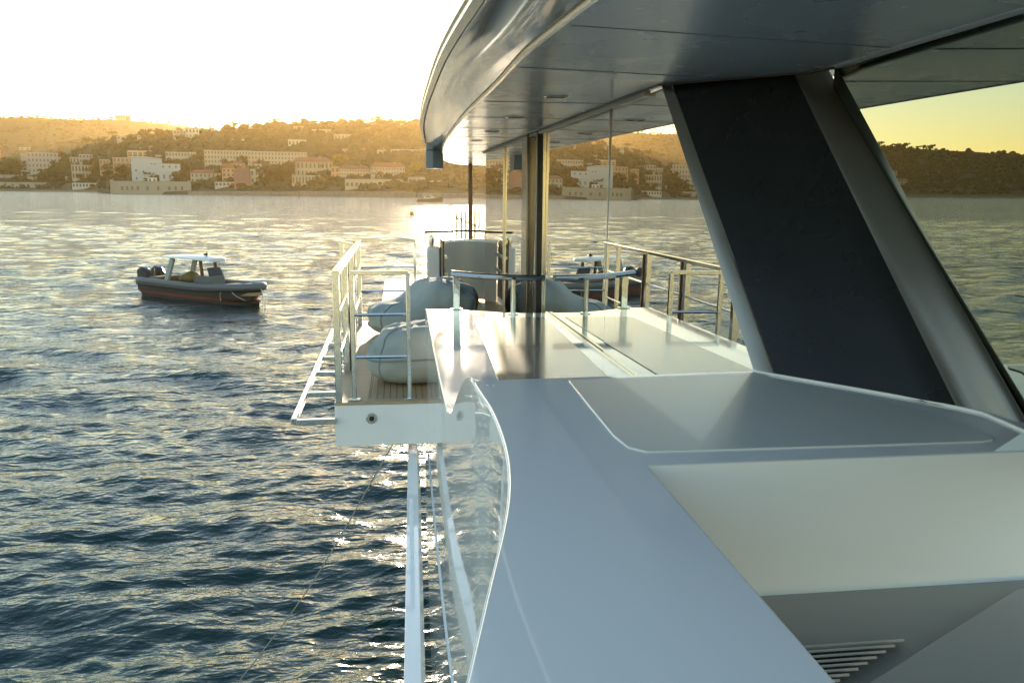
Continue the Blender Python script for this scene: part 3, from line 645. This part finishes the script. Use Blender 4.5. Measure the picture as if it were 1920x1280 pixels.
# ------------------------------------------------------------------ trees
fol = [mat('foliage_dark', (.050, .060, .022), .9, var=.45, vscale=.6), mat('foliage_olive', (.085, .085, .03), .9, var=.4, vscale=.6), mat('foliage_yellow_lit', (.22, .18, .03), .9, var=.35, vscale=.6)]  # the yellow tone puts warm sunlight into the leaf colour
bark = mat('tree_bark', (.10, .07, .045), .9, var=.3)
def crown(shape, seed, n):
    g = random.Random(seed); b = MB(); cl = []
    for _ in range(9 if shape != 'cypress' else 7):
        if shape == 'round': cl.append((g.uniform(-.32, .32), g.uniform(-.32, .32), g.uniform(.42, .82), g.uniform(.16, .26)))
        elif shape == 'pine': a_ = g.uniform(0, 6.28); q = g.uniform(0, .42); cl.append((q*math.cos(a_), q*math.sin(a_), .86-.35*q*q+g.uniform(-.06, .04), g.uniform(.10, .17)))
        else: z = g.uniform(.12, .92); cl.append((g.uniform(-.03, .03), g.uniform(-.03, .03), z, .13*(1.1-z*.75)))
    for i in range(n):
        x, y, z, r = cl[i % len(cl)]; d = Vector((g.gauss(0, 1), g.gauss(0, 1), g.gauss(0, .8 if shape != 'cypress' else 1.6))).normalized()*r*g.uniform(.55, 1.08)
        c = Vector((x, y, z))+d; u = Vector((g.gauss(0, 1), g.gauss(0, 1), g.gauss(0, 1))).normalized(); v = u.orthogonal().normalized(); s_ = r*g.uniform(.25, .5)
        w_ = u.cross(v); b.add([c-v*s_, c-w_*s_*.7, c+v*s_, c+w_*s_*.7+u*s_*.3], [(0, 1, 2, 3)])
    return b
def palm(seed):
    g = random.Random(seed); b = MB()
    for i in range(16):
        a_ = 6.28*i/16+g.uniform(-.1, .1); q = g.uniform(.26, .34); up_ = g.uniform(.0, .14); P = []
        for k in range(5):
            u = k/4; P.append(Vector((math.cos(a_)*q*u, math.sin(a_)*q*u, .88+up_*math.sin(u*2.2)-.22*u*u)))
        s_ = Vector((-math.sin(a_), math.cos(a_), 0))*.035
        b.loft([[p_-s_*(1-k/4.5)-Vector((0, 0, .02)), p_, p_+s_*(1-k/4.5)-Vector((0, 0, .02))] for k, p_ in enumerate(P)])
    return b
PROTO = {}
def tree(kind, px, py, hpx, label, group=None, wide=1.0, D=None, tone=0, var=0):
    D = D or ground(px, py); t_ = px2t(px); X = t_*D; zb = elev(px, D); h = hpx/F*D
    key = (kind, tone, var)
    nm = {'round': 'broadleaf_tree', 'pine': 'umbrella_pine', 'cypress': 'cypress_tree', 'palm': 'palm_tree'}[kind]
    if key not in PROTO:
        cm = (palm(var+3) if kind == 'palm' else crown(kind, 11+var*7+hash(kind) % 5 if False else 11+var*7, {'round': 260, 'pine': 260, 'cypress': 200}[kind])).mesh('crown', fol[tone], ang=180)
        zt = {'round': .55, 'pine': .86, 'cypress': .3, 'palm': .88}[kind]; rb = {'round': .035, 'pine': .035, 'cypress': .03, 'palm': .016}[kind]
        tb = MB().tube([(0, 0, -.12), (.01, 0, zt*.5), (0, .01, zt)], [rb, rb*.8, rb*.55], 7)
        if kind in ('round', 'pine'):
            for a_ in (0.3, 2.2, 4.4): tb.tube([(0, 0, zt*.62), (.13*math.cos(a_), .13*math.sin(a_), zt*.95)], [rb*.5, rb*.25], 5)
        PROTO[key] = (cm, tb.mesh('trunk', bark))
    cm, tm = PROTO[key]
    e_ = thing(nm, (X, D, zb), label, 'tree', group, rz=(px*37 % 628)/100.0); e_.scale = (h*wide, h*wide, h)
    for nm_, me_ in (('crown', cm), ('trunk', tm)):
        o = bpy.data.objects.new(nm_, me_); COL.objects.link(o); o.parent = e_
    return e_
# distinctive trees
tree('pine', 704, 336, 42, 'large umbrella pine standing before the two long pale blocks', wide=.98, var=1)
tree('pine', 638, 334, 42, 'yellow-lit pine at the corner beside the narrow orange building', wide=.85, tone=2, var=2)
tree('round', 510, 346, 40, 'big dark tree mass left of the red-roofed mansion', wide=1.5, var=0)
tree('round', 538, 345, 40, 'dark tree touching the left wall of the red-roofed mansion', wide=1.0, var=1)
tree('pine', 512, 312, 24, 'small umbrella pine in front of the long apartment block', wide=1.0, var=0)
tree('pine', 347, 325, 24, 'windblown pine at the right shoulder of the white villa', wide=1.0, var=2)
tree('round', 337, 342, 22, 'dark bush at the right foot of the white villa', wide=1.3, var=2)
tree('cypress', 275, 338, 24, 'dark cypress before the white villa front', wide=1.5, var=1)
tree('round', 290, 336, 15, 'low dark tree beside the cypress before the white villa', wide=1.5, var=0)
tree('round', 236, 333, 22, 'shrubby tree at the left foot of the white villa', wide=1.5, tone=1, var=1)
tree('palm', 123, 291, 18, 'thin palm standing left of the pair of palms on the slope', wide=1.2, var=0)
tree('palm', 141, 286, 21, 'left one of two palms side by side on the dark slope', wide=1.0, var=1)
tree('palm', 148, 285, 18, 'right one of two palms side by side on the dark slope', wide=1.0, var=2)
tree('palm', 112, 290, 9, 'tiny palm just above the roof corner of the large pale hotel', wide=1.2, var=2)
tree('round', 18, 328, 30, 'dark tree between the orange building and the large pale hotel', wide=1.2, var=0)
tree('round', 37, 328, 29, 'dark tree touching the left wing of the large pale hotel', wide=1.0, var=2)
tree('round', 121, 300, 14, 'dark round tree against the right wall of the large pale hotel', wide=1.2, var=1)
tree('round', 103, 343, 22, 'dark bush mass below the large pale hotel', wide=2.0, var=2)
tree('round', 122, 325, 18, 'tree between the large pale hotel and the lit columned villa', wide=1.4, tone=1, var=0)
tree('pine', 219, 262, 14, 'round umbrella pine high on the dark ridge', wide=1.25, var=0)
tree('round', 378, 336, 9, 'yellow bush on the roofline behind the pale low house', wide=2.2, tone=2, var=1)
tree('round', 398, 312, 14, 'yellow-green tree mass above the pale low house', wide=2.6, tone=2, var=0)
tree('round', 309, 306, 12, 'olive tree behind the roof of the white villa', wide=2.2, tone=1, var=2)
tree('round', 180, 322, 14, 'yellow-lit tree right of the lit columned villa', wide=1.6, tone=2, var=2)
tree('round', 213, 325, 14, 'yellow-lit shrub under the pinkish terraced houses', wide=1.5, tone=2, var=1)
tree('pine', 425, 322, 22, 'leaning pine behind the orange-pink house', wide=.9, var=1)
tree('round', 360, 351, 10, 'dark green hedge tree right of the stone sea fort', wide=1.6, tone=1, var=1)
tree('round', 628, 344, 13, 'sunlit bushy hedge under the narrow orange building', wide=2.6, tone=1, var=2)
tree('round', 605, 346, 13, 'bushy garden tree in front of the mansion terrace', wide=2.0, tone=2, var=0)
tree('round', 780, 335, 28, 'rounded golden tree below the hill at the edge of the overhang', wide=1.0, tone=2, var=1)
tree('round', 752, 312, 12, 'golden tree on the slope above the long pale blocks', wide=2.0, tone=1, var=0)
tree('cypress', 480, 316, 16, 'cypress behind the small red-roofed house', wide=1.5, var=2)
tree('cypress', 337, 263, 12, 'cypress left of the hilltop villa pair', wide=1.3, var=0)
tree('cypress', 374, 249, 14, 'cypress right of the hilltop villa pair', wide=1.6, var=1)
# individual trees on the ridge lines (nothing tells them apart in the haze)
for i, px in enumerate((163, 169, 176, 183, 191, 198, 205, 275, 281, 286, 297, 306, 313, 322, 329, 344)):
    tree(('cypress', 'round', 'pine', 'round')[i % 4], px, interp(px, FRONT)+3, 8+(i*5) % 7, 'dark tree on the crest of the nearer slope against the paler ridge', 'trees on the crest of the nearer slope', wide=(1.0, 1.3, 1.2)[i % 3], var=i % 3, D=interp(px, SHORE)+512)
for i in range(58):
    px = 412+i*7.2+rnd.uniform(-2.5, 2.5)
    tree(('round', 'pine', 'round', 'round', 'cypress')[i % 5], px, 230, rnd.choice((6, 7, 8, 9, 11)), 'hazy golden tree on the skyline of the front hill against white sky', 'skyline trees of the front hill', wide=rnd.uniform(1.0, 1.5), var=i % 3, tone=i % 2, D=interp(px, SHORE)+512+rnd.uniform(-10, 8))
for i in range(46):
    px = 2+i*8.8+rnd.uniform(-3, 3)
    tree(('round', 'round', 'pine')[i % 3], px, 220, rnd.choice((3, 4, 5, 5, 6)), 'tiny tree on the skyline of the far ridge against white sky', 'skyline trees of the far ridge', wide=rnd.uniform(1.1, 1.6), var=i % 3, D=3785+rnd.uniform(-20, 10))
for i, px in enumerate(list(range(-560, -250, 9))):
    tree(('round', 'pine', 'round', 'cypress')[i % 4], px, 240, 6+(i*7) % 8, 'dark hilltop tree seen only mirrored in the side window', 'mirrored hilltop trees', wide=1.2, var=i % 3, D=interp(px, SHORE)+510)
for i in range(110):
    px = (i*13.1+7) % 806; py = 312+((i*37) % 34)
    tree(('round', 'pine', 'round', 'cypress', 'round')[i % 5], px, py, 10+(i*7) % 10, 'garden tree standing among the houses on the lower slope', 'garden trees among the shore houses', wide=(1.5, 1.1, 1.9, 1.2)[i % 4], var=i % 3, tone=(0, 1, 0, 0, 1, 0, 0)[i % 7])
for i in range(44):
    px = (i*18.3+11) % 800
    tree(('round', 'round', 'pine', 'round')[i % 4], px, 349-((i*5) % 7)-(3 if px > 560 else 0), 8+(i*5) % 7, 'dark garden tree just above the sea wall along the waterline', 'trees along the waterline', wide=(1.6, 1.3, 1.1, 2.0)[i % 4], var=i % 3, tone=(0, 0, 1)[i % 3])
# closed wood over the slopes: one mass
def wood():
    g = np.random.RandomState(5); base = []
    bm_v = MB().ball((0, 0, 0), (1, 1, 1), 7, 5); bv = np.array([tuple(v) for v in bm_v.v]); V = []; Fc = []; off = 0
    for i in range(14000):
        px = g.uniform(-1100, 1400) if i % 4 else g.uniform(0, 830); d0 = interp(px, SHORE)
        if g.rand() < .72: D = d0 + 75 + g.rand()**.8*440
        else: D = d0+520+g.rand()*1900
        nz = noise.noise(Vector((px*.02, D*.01, 3)))
        if nz < -.42: continue
        s = g.uniform(2.0, 5.0)*(1 if D < d0+530 else 1.5); t_ = px2t(px); c = np.array([t_*D, D, elev(px, D)+s*.25])
        v = bv*(1+.35*(g.rand(len(bv), 1)-.5))*s*np.array([g.uniform(.9, 1.6), g.uniform(.9, 1.4), g.uniform(.6, 1.15)])
        V.append(v+c); Fc += [[k+off for k in q] for q in bm_v.f]; off += len(bv)
    b = MB(); b.v = [Vector(p_) for p_ in np.concatenate(V)]; b.f = Fc
    tag(b.build('hillside_wood', mat('wood_foliage', (.034, .046, .020), .95, var=.55, vscale=.05, bump=.5, bscale=.8), ang=180), 'hazy wooded scrub covering the slopes behind the shore houses', 'wood', kind='stuff')
wood()

# ------------------------------------------------------------------ buildings along the shore
WM = {}
def wallmat(c):
    k = tuple(c)
    if k not in WM: WM[k] = mat('plaster', c, .8, var=.10, vscale=.25)
    return WM[k]
roofm = {'flat': mat('flat_roof', (.30, .26, .22), .8), 'tile': mat('roof_tiles', (.30, .11, .06), .8, var=.25, vscale=.6)}
shut = mat('dark_opening', (.15, .12, .09), .4); shutg = mat('green_shutters', (.16, .26, .20), .6); WIN = {}
def win(o, x, y, z, w, h, m_=shut):
    k = (round(w, 1), round(h, 1), m_.name)
    if k not in WIN: WIN[k] = MB().box((0, 0, 0), (k[0], .24, k[1])).mesh('window', m_)
    c = bpy.data.objects.new('window', WIN[k]); COL.objects.link(c); c.parent = o; c.location = (x, y, z)
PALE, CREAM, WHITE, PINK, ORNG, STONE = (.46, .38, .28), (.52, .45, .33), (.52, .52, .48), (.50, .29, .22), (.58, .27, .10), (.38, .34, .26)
def house(x0, x1, yt, yb, label, col=PALE, roof='flat', nx=0, ny=0, rz=0.0, deep=.6, name='house', cat='building', D=None, extra=None, ww=.45, wh=.55, wm=shut, eave=.5):
    pc = (x0+x1)/2; D = D or ground(pc, yb); W = (x1-x0)/F*D; H = (yb-yt)/F*D; X = px2t(pc)*D; z0 = zof(pc, yb, D)
    t_ = thing(name, (X, D, z0), label, cat, rz=-math.atan2(X, D)*0.9+rz); dp = max(5, W*deep)
    hw = H*.74 if roof == 'hip' else H; wl = wallmat(col)
    MB().span((-W/2, 0, -7), (W/2, dp, hw)).build('wall', wl, t_, org=(0, 0, 0))
    if roof == 'hip':
        e_ = W*.04; b_ = MB(); r_ = min(dp, W)*.32
        b_.add([(-W/2-e_, -e_, hw), (W/2+e_, -e_, hw), (W/2+e_, dp+e_, hw), (-W/2-e_, dp+e_, hw), (-W/2+r_, dp/2, H), (W/2-r_, dp/2, H)], [(0, 1, 5, 4), (1, 2, 5), (2, 3, 4, 5), (3, 0, 4), (3, 2, 1, 0)])
        ro = b_.build('roof', roofm['tile'], t_, org=(0, 0, 0), ang=10)
        if W > 12: MB().span((W*.18, dp*.4, hw), (W*.18+1.0, dp*.4+1.0, H+.8)).build('chimney', wl, ro, org=(0, 0, 0))
    else:
        MB().span((-W/2-.3, -.3, hw), (W/2+.3, dp+.3, hw+.45)).build('roof', roofm['flat'], t_, org=(0, 0, 0))
    for j in range(ny):
        for i in range(nx):
            cw = W/nx; ch = hw/ny; win(t_, -W/2+cw*(i+.5), -.02, ch*(j+.5), cw*ww, ch*wh, wm)
    if extra: extra(t_, W, H, dp, wl)
    return t_
def arcade(n, frac=.5):
    def f_(t_, W, H, dp, wl):
        for i in range(n):
            cw = W/n; b_ = MB(); x = -W/2+cw*(i+.5); r_ = cw*.32; pts = [(x-r_, 0), (x+r_, 0)] + [(x+r_*math.cos(a_), H*frac*.6+r_*.9*math.sin(a_)) for a_ in np.linspace(0, math.pi, 9)]
            nn = len(pts); b_.add([(p_[0], -.14, p_[1]) for p_ in pts]+[(p_[0], .1, p_[1]) for p_ in pts], [list(range(nn)), list(range(2*nn-1, nn-1, -1))]+[(k, nn+k, nn+(k+1) % nn, (k+1) % nn) for k in range(nn)])
            b_.build('arch', shut, t_, org=(0, 0, 0))
    return f_
def terrace(n):
    def f_(t_, W, H, dp, wl):
        for k in range(n): MB().span((-W/2-.2, -1.8, H*(k+1)/(n+1)-.25), (W/2+.2, -.03, H*(k+1)/(n+1)+.75)).build('balcony', wl, t_, org=(0, 0, 0))
    return f_
house(-8, 6, 284, 306, 'orange sunlit block cut by the left edge of the photo', ORNG, nx=3, ny=3)  # orange sunlight put into the plaster colour
house(62, 113, 290, 325, 'large pale hotel with rows of dark windows', (.52, .42, .34), nx=9, ny=4, ww=.36, wh=.5, deep=.4, name='hotel')
house(46, 62, 292, 326, 'left wing of the large pale hotel with balcony bands', (.50, .40, .33), deep=1.2, name='hotel_wing', extra=terrace(4))
house(137, 157, 296, 307, 'stepped terrace house on the slope right of the hotel', (.52, .42, .34), nx=4, ny=1)
house(155, 176, 291, 306, 'taller pale house right of the stepped terrace house', (.50, .40, .33), nx=4, ny=2)
house(140, 171, 312, 337, 'cream columned villa catching light above the beach', CREAM, nx=6, ny=2, ww=.5, wh=.7, extra=terrace(1))
house(192, 213, 301, 322, 'pinkish terraced house with balconies, the left of two', (.58, .36, .22), nx=4, ny=2, extra=terrace(2))
house(218, 250, 298, 324, 'wide pinkish terraced house with balconies touching the white villa', (.60, .34, .20), nx=5, ny=3, extra=terrace(2))
house(247, 288, 284, 297, 'golden-lit orange-white villa above the roof of the white villa', (.75, .50, .26), nx=5, ny=1, ww=.7, wh=.5, extra=terrace(1))  # golden light on the walls painted into their colour
def vill(t_, W, H, dp, wl):
    b_ = MB(); pts = [(-W/2, H)]+[(-W/2+W*k/8, H+2.6*math.sin(math.pi*min(1, .25+.75*k/8))) for k in range(9)]+[(W/2, H)]; nn = len(pts)
    b_.add([(p_[0], .3, p_[1]) for p_ in pts]+[(p_[0], dp, p_[1]) for p_ in pts], [list(range(nn)), list(range(2*nn-1, nn-1, -1))]+[(k, nn+k, nn+(k+1) % nn, (k+1) % nn) for k in range(nn)]); b_.build('curved_gable', wl, t_, org=(0, 0, 0))
    for x, z, w_, h_ in ((.16, .78, 1.7, 1.2), (.28, .78, 1.7, 1.2), (-.35, .5, 1.5, 2.6), (-.12, .45, 1.5, 2.6), (.2, .35, 1.5, 2.6), (-.35, .16, 1.6, 2.8), (.05, .16, 1.6, 2.8), (.34, .16, 1.6, 2.8)): win(t_, x*W, -.02, z*H, w_*1.35, h_*1.2)
house(253, 303, 301, 342, 'tall left block of the white villa with curved gable', WHITE, deep=.5, name='villa', extra=vill)
def vill2(t_, W, H, dp, wl):
    for i in range(3): win(t_, W*(-.3+.3*i), -.02, H*.84, 2.2, 2.2)
    for i in range(3): win(t_, W*(-.28+.27*i), -.02, H*.30, 1.9, 5.0)
    MB().span((-W/2-.2, -1.2, H*.56), (W/2+.2, -.03, H*.60)).build('ledge', wl, t_, org=(0, 0, 0))
house(303, 338, 310, 342, 'lower right block of the white villa with three square windows', WHITE, deep=.6, name='villa_wing', extra=vill2)
house(279, 294, 334, 342, 'small bright kiosk in front of the white villa', (.75, .72, .66), nx=2, ny=1, name='kiosk', cat='kiosk', D=1085)
def fort(t_, W, H, dp, wl):
    for x in (-.36, -.30, -.24, -.17, -.05, .08, .22, .30, .38): win(t_, x*W, -.02, H*.42, 2.6, 4.4)
    for x in (-.485, .475): MB().span((x*W-1.6, -1.0, -6), (x*W+1.6, 3, H*1.12)).build('corner_turret', wl, t_, org=(0, 0, 0))
house(219, 350, 342, 362, 'long stone sea fort wall at the waterline under the white villa', STONE, deep=.15, name='sea_fort', D=1050, extra=fort)
house(141, 193, 344, 352, 'low white beach pavilion with open bays', (.70, .66, .55), nx=10, ny=1, ww=.55, wh=.55, name='beach_pavilion', cat='pavilion', deep=.3)
house(0, 34, 329, 337, 'upper pale garden terrace wall at far left', STONE, deep=.2, name='terrace_wall', cat='wall')
house(0, 92, 343, 352, 'long low beach wall at far left above the water', (.44, .38, .28), deep=.1, nx=8, ny=1, ww=.3, wh=.4, name='beach_wall', cat='wall')
house(44, 56, 321, 334, 'small cottage below the hotel wing', CREAM, nx=2, ny=1)
house(58, 100, 328, 335, 'pale garden terrace below the large hotel', CREAM, deep=.2, name='terrace_wall', cat='wall')
house(125, 134, 332, 340, 'tiny beach hut between the hotel and the columned villa', PALE, nx=1, ny=1, name='beach_hut', cat='hut')
house(296, 306, 292, 303, 'small cream house right of the golden-lit orange-white villa', CREAM, nx=2, ny=1)
house(318, 368, 287, 304, 'wide low pale apartments above the white villa', (.50, .40, .30), nx=10, ny=2, ww=.5, wh=.45, name='apartment_block')
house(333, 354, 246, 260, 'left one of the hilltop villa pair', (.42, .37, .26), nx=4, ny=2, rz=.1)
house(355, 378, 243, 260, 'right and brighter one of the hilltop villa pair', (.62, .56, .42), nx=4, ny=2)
house(391, 470, 285, 316, 'long many-windowed apartment block above the pink houses', (.55, .42, .28), nx=15, ny=4, ww=.4, wh=.5, deep=.25, name='apartment_block')
house(472, 574, 287, 316, 'long many-windowed apartment block behind the red-roofed mansion', (.56, .42, .27), nx=18, ny=4, ww=.4, wh=.5, deep=.2, name='apartment_block')
house(362, 418, 320, 343, 'pale low house with tall openings right of the sea fort', (.45, .42, .30), nx=8, ny=2, ww=.4, wh=.55, roof='hip', deep=.5)
house(419, 441, 309, 341, 'orange-pink house left of the red house', (.62, .32, .18), nx=3, ny=3, roof='hip')
house(441, 470, 316, 352, 'red house with green shutters on the shore', (.42, .17, .13), nx=3, ny=3, roof='hip', wm=shutg)
house(471, 486, 319, 346, 'narrow pale green house beside the red house', (.50, .52, .38), nx=2, ny=2)
house(439, 460, 303, 322, 'pinkish house behind the roof of the red house', (.52, .36, .26), nx=3, ny=2, roof='hip')
house(474, 500, 304, 322, 'small red-roofed house behind the pale green house', (.55, .42, .32), nx=3, ny=2, roof='hip')
house(495, 503, 327, 341, 'tiny cream outhouse among the dark trees', CREAM, nx=1, ny=1)
house(406, 458, 342, 350, 'low white beach restaurant with awning left of the red house', (.62, .52, .42), nx=8, ny=1, ww=.6, wh=.5, name='beach_restaurant', cat='restaurant', deep=.2)
house(552, 623, 296, 332, 'large red-roofed mansion with tall windows', (.54, .43, .27), nx=10, ny=2, ww=.42, wh=.62, roof='hip', name='mansion', deep=.5)
house(550, 600, 330, 347, 'ground terrace of the red-roofed mansion with columns', (.46, .37, .25), nx=9, ny=1, ww=.5, wh=.7, name='mansion_terrace', deep=.25)
house(622, 637, 314, 337, 'narrow orange building right of the mansion', (.66, .33, .14), nx=2, ny=2)
house(637, 694, 311, 337, 'long pale block, left of the umbrella pine', (.58, .43, .29), nx=12, ny=3, ww=.3, wh=.45, roof='hip', deep=.4, name='long_block')
house(697, 759, 306, 337, 'long pale hip-roofed block, right of the umbrella pine', (.58, .43, .30), nx=12, ny=3, ww=.3, wh=.45, roof='hip', deep=.4, name='long_block')
house(650, 766, 337, 349, 'arcaded terrace building below the two long pale blocks', (.58, .44, .28), name='arcade', deep=.12, extra=arcade(14))
house(766, 797, 333, 348, 'small seaside house right of the arcade', (.55, .42, .30), nx=4, ny=1, deep=.5)
house(806, 814, 340, 348, 'tiny bright beach hut, left of two near the overhang', (.72, .58, .40), nx=1, ny=1, name='beach_hut', cat='hut')
house(820, 828, 340, 348, 'tiny bright beach hut, right of two near the overhang', (.72, .58, .40), nx=1, ny=1, name='beach_hut', cat='hut')
for x0, x1, yt, yb, lb, c in ((228, 255, 257, 262, 'low pale roof house left on the dark crest', CREAM), (265, 280, 255, 259, 'flat cream house under the crest pines', CREAM), (286, 298, 275, 280, 'tiny white house midway on the dark slope', CREAM), (268, 276, 277, 281, 'faint tiny house left of the tiny white house', PALE),
        (555, 573, 238, 247, 'hazy house just under the front hill skyline above the mansion', PALE), (545, 576, 263, 274, 'pale large house in the middle of the golden hill', (.66, .56, .36)), (630, 662, 253, 264, 'hazy wide house high on the golden hill', PALE), (696, 708, 250, 257, 'small house high on the golden hill above the umbrella pine', CREAM),
        (709, 726, 279, 291, 'pale house on the lower golden hill right of the umbrella pine', (.60, .52, .36)), (644, 656, 279, 288, 'faint house on the lower golden hill above the yellow-lit pine', PALE), (680, 686, 278, 286, 'tiny tower house on the lower golden hill', CREAM), (472, 488, 239, 245, 'faint house near the skyline at the saddle', PALE),
        (458, 463, 259, 271, 'thin tower house on the hill above the long apartment block', (.62, .52, .34)), (440, 453, 262, 267, 'low faint house left of the thin tower house', PALE), (748, 758, 231, 237, 'faint house under the highest skyline trees', PALE), (735, 800, 281, 289, 'row of hazy terraces beside the overhang', PALE), (590, 640, 244, 250, 'hazy row of roofs near the skyline', PALE), (352, 362, 275, 281, 'faint house below the hilltop villa pair', PALE), (398, 408, 240, 246, 'faint house at the saddle of the ridge', CREAM), (45, 62, 277, 282, 'faint wide house on the far slope above the hotel', PALE)):
    house(x0, x1, yt, yb, lb, c, nx=max(2, int((x1-x0)/6)), ny=1, roof='hip' if x1-x0 < 18 and yb-yt > 5 else 'flat')
house(228, 252, 217, 224, 'flat-topped fort building on the far ridge skyline', PALE, nx=6, ny=1, name='ridge_fort', cat='fort', D=3780)
for i, (x0, x1, yt, yb) in enumerate(((-230, -200, 300, 330), (-270, -240, 308, 328), (-330, -290, 312, 332), (-352, -322, 296, 304), (-400, -370, 290, 312), (-420, -395, 322, 336), (-450, -425, 300, 312), (-310, -285, 285, 292), (-225, -165, 322, 334), (-480, -455, 316, 330))):
    house(x0, x1, yt, yb, 'pale hillside house seen only mirrored in the side window', (PALE, CREAM, PINK)[i % 3], nx=4, ny=2, roof='hip' if i % 2 else 'flat')['group'] = 'mirrored hillside houses'
# sea wall with arches right of the fort, rocks, mast, birds of the skyline left out
D_ = 3
def seawall(a_, b_, zt, label, n):
    t_ = thing('sea_wall', (0, 0, 0), label, 'wall'); t_.location = (px2t((a_+b_)/2)*(interp((a_+b_)/2, SHORE)-4), interp((a_+b_)/2, SHORE)-4, 0); og_ = t_.location.copy(); rws = []
    for px in np.linspace(a_, b_, n):
        d = interp(px, SHORE)-4; t__ = px2t(px); x = t__*d; rws.append([(x, d, -1.5), (x, d, zt*.5), (x+.0, d+.4, zt), (t__*(d+5), d+5, zt), (t__*(d+5), d+5, -1.5)])
    MB().loft(rws).build('stone_face', mat('shore_masonry', (.30, .25, .18), .9, var=.35, vscale=.35), t_, org=og_, ang=30)
    for px in np.linspace(a_+6, b_-6, max(2, int((b_-a_)/14))):
        d = interp(px, SHORE)-4.1; c_ = MB().box((px2t(px)*d, d, zt*.62), (2.6, .5, .8)).build('wall_opening', shut, t_, org=og_)
seawall(352, 560, 4.2, 'low stone sea wall between the sea fort and the mansion', 24)
seawall(562, 780, 5.0, 'stone sea wall with dark openings below the arcade', 24)
seawall(782, 1400, 4.0, 'plain stone sea wall running behind the yacht bow', 20)
seawall(-1100, 185, 2.6, 'low shore wall along the beach at far left', 40)
rk = MB(); g_ = random.Random(4)
for i in range(9):
    px = 191+i*3; d = 1130+g_.uniform(-6, 6); rk.ball((px2t(px)*d, d, .3), (g_.uniform(2, 3.6), g_.uniform(2, 3), g_.uniform(1.0, 2.6)*(.4+.6*i/8)), 7, 5)
for v in rk.v: v += Vector((g_.uniform(-.5, .5), g_.uniform(-.5, .5), g_.uniform(-.3, .3)))
tag(rk.build('rocks', mat('wet_rock', (.07, .06, .05), .7, var=.4), ang=10), 'dark low rocks in the water left of the sea fort', 'rocks', kind='stuff')
am = thing('radio_mast', (px2t(100)*3780, 3780, elev(100, 3780)), 'thin radio mast on the far ridge skyline', 'mast')
hm = 15/F*3780
MB().tube([(0, 0, -3), (0, 0, hm*.4), (0, 0, hm*.55), (0, 0, hm)], [1.6, 1.6, .7, .25], 8).build('mast_pole', M['grey'], am)
MB().disc((0, 0, hm*.38), 3, (0, 0, 1), 3).build('mast_platform', M['grey'], am)

# ------------------------------------------------------------------ golden air
hz = MB().span((-6200, -900, -9), (3300, 4200, 372)).build('haze', bpy.data.materials.new('haze_air')); tag(hz, kind='stuff')
hm_ = hz.data.materials[0]; hm_.use_nodes = True; t_ = hm_.node_tree; t_.nodes.clear()
pv = t_.nodes.new('ShaderNodeVolumePrincipled'); mo_ = t_.nodes.new('ShaderNodeOutputMaterial'); t_.links.new(pv.outputs[0], mo_.inputs['Volume'])
pv.inputs['Color'].default_value = (1.0, .66, .26, 1); pv.inputs['Density'].default_value = .000054; pv.inputs['Anisotropy'].default_value = .72
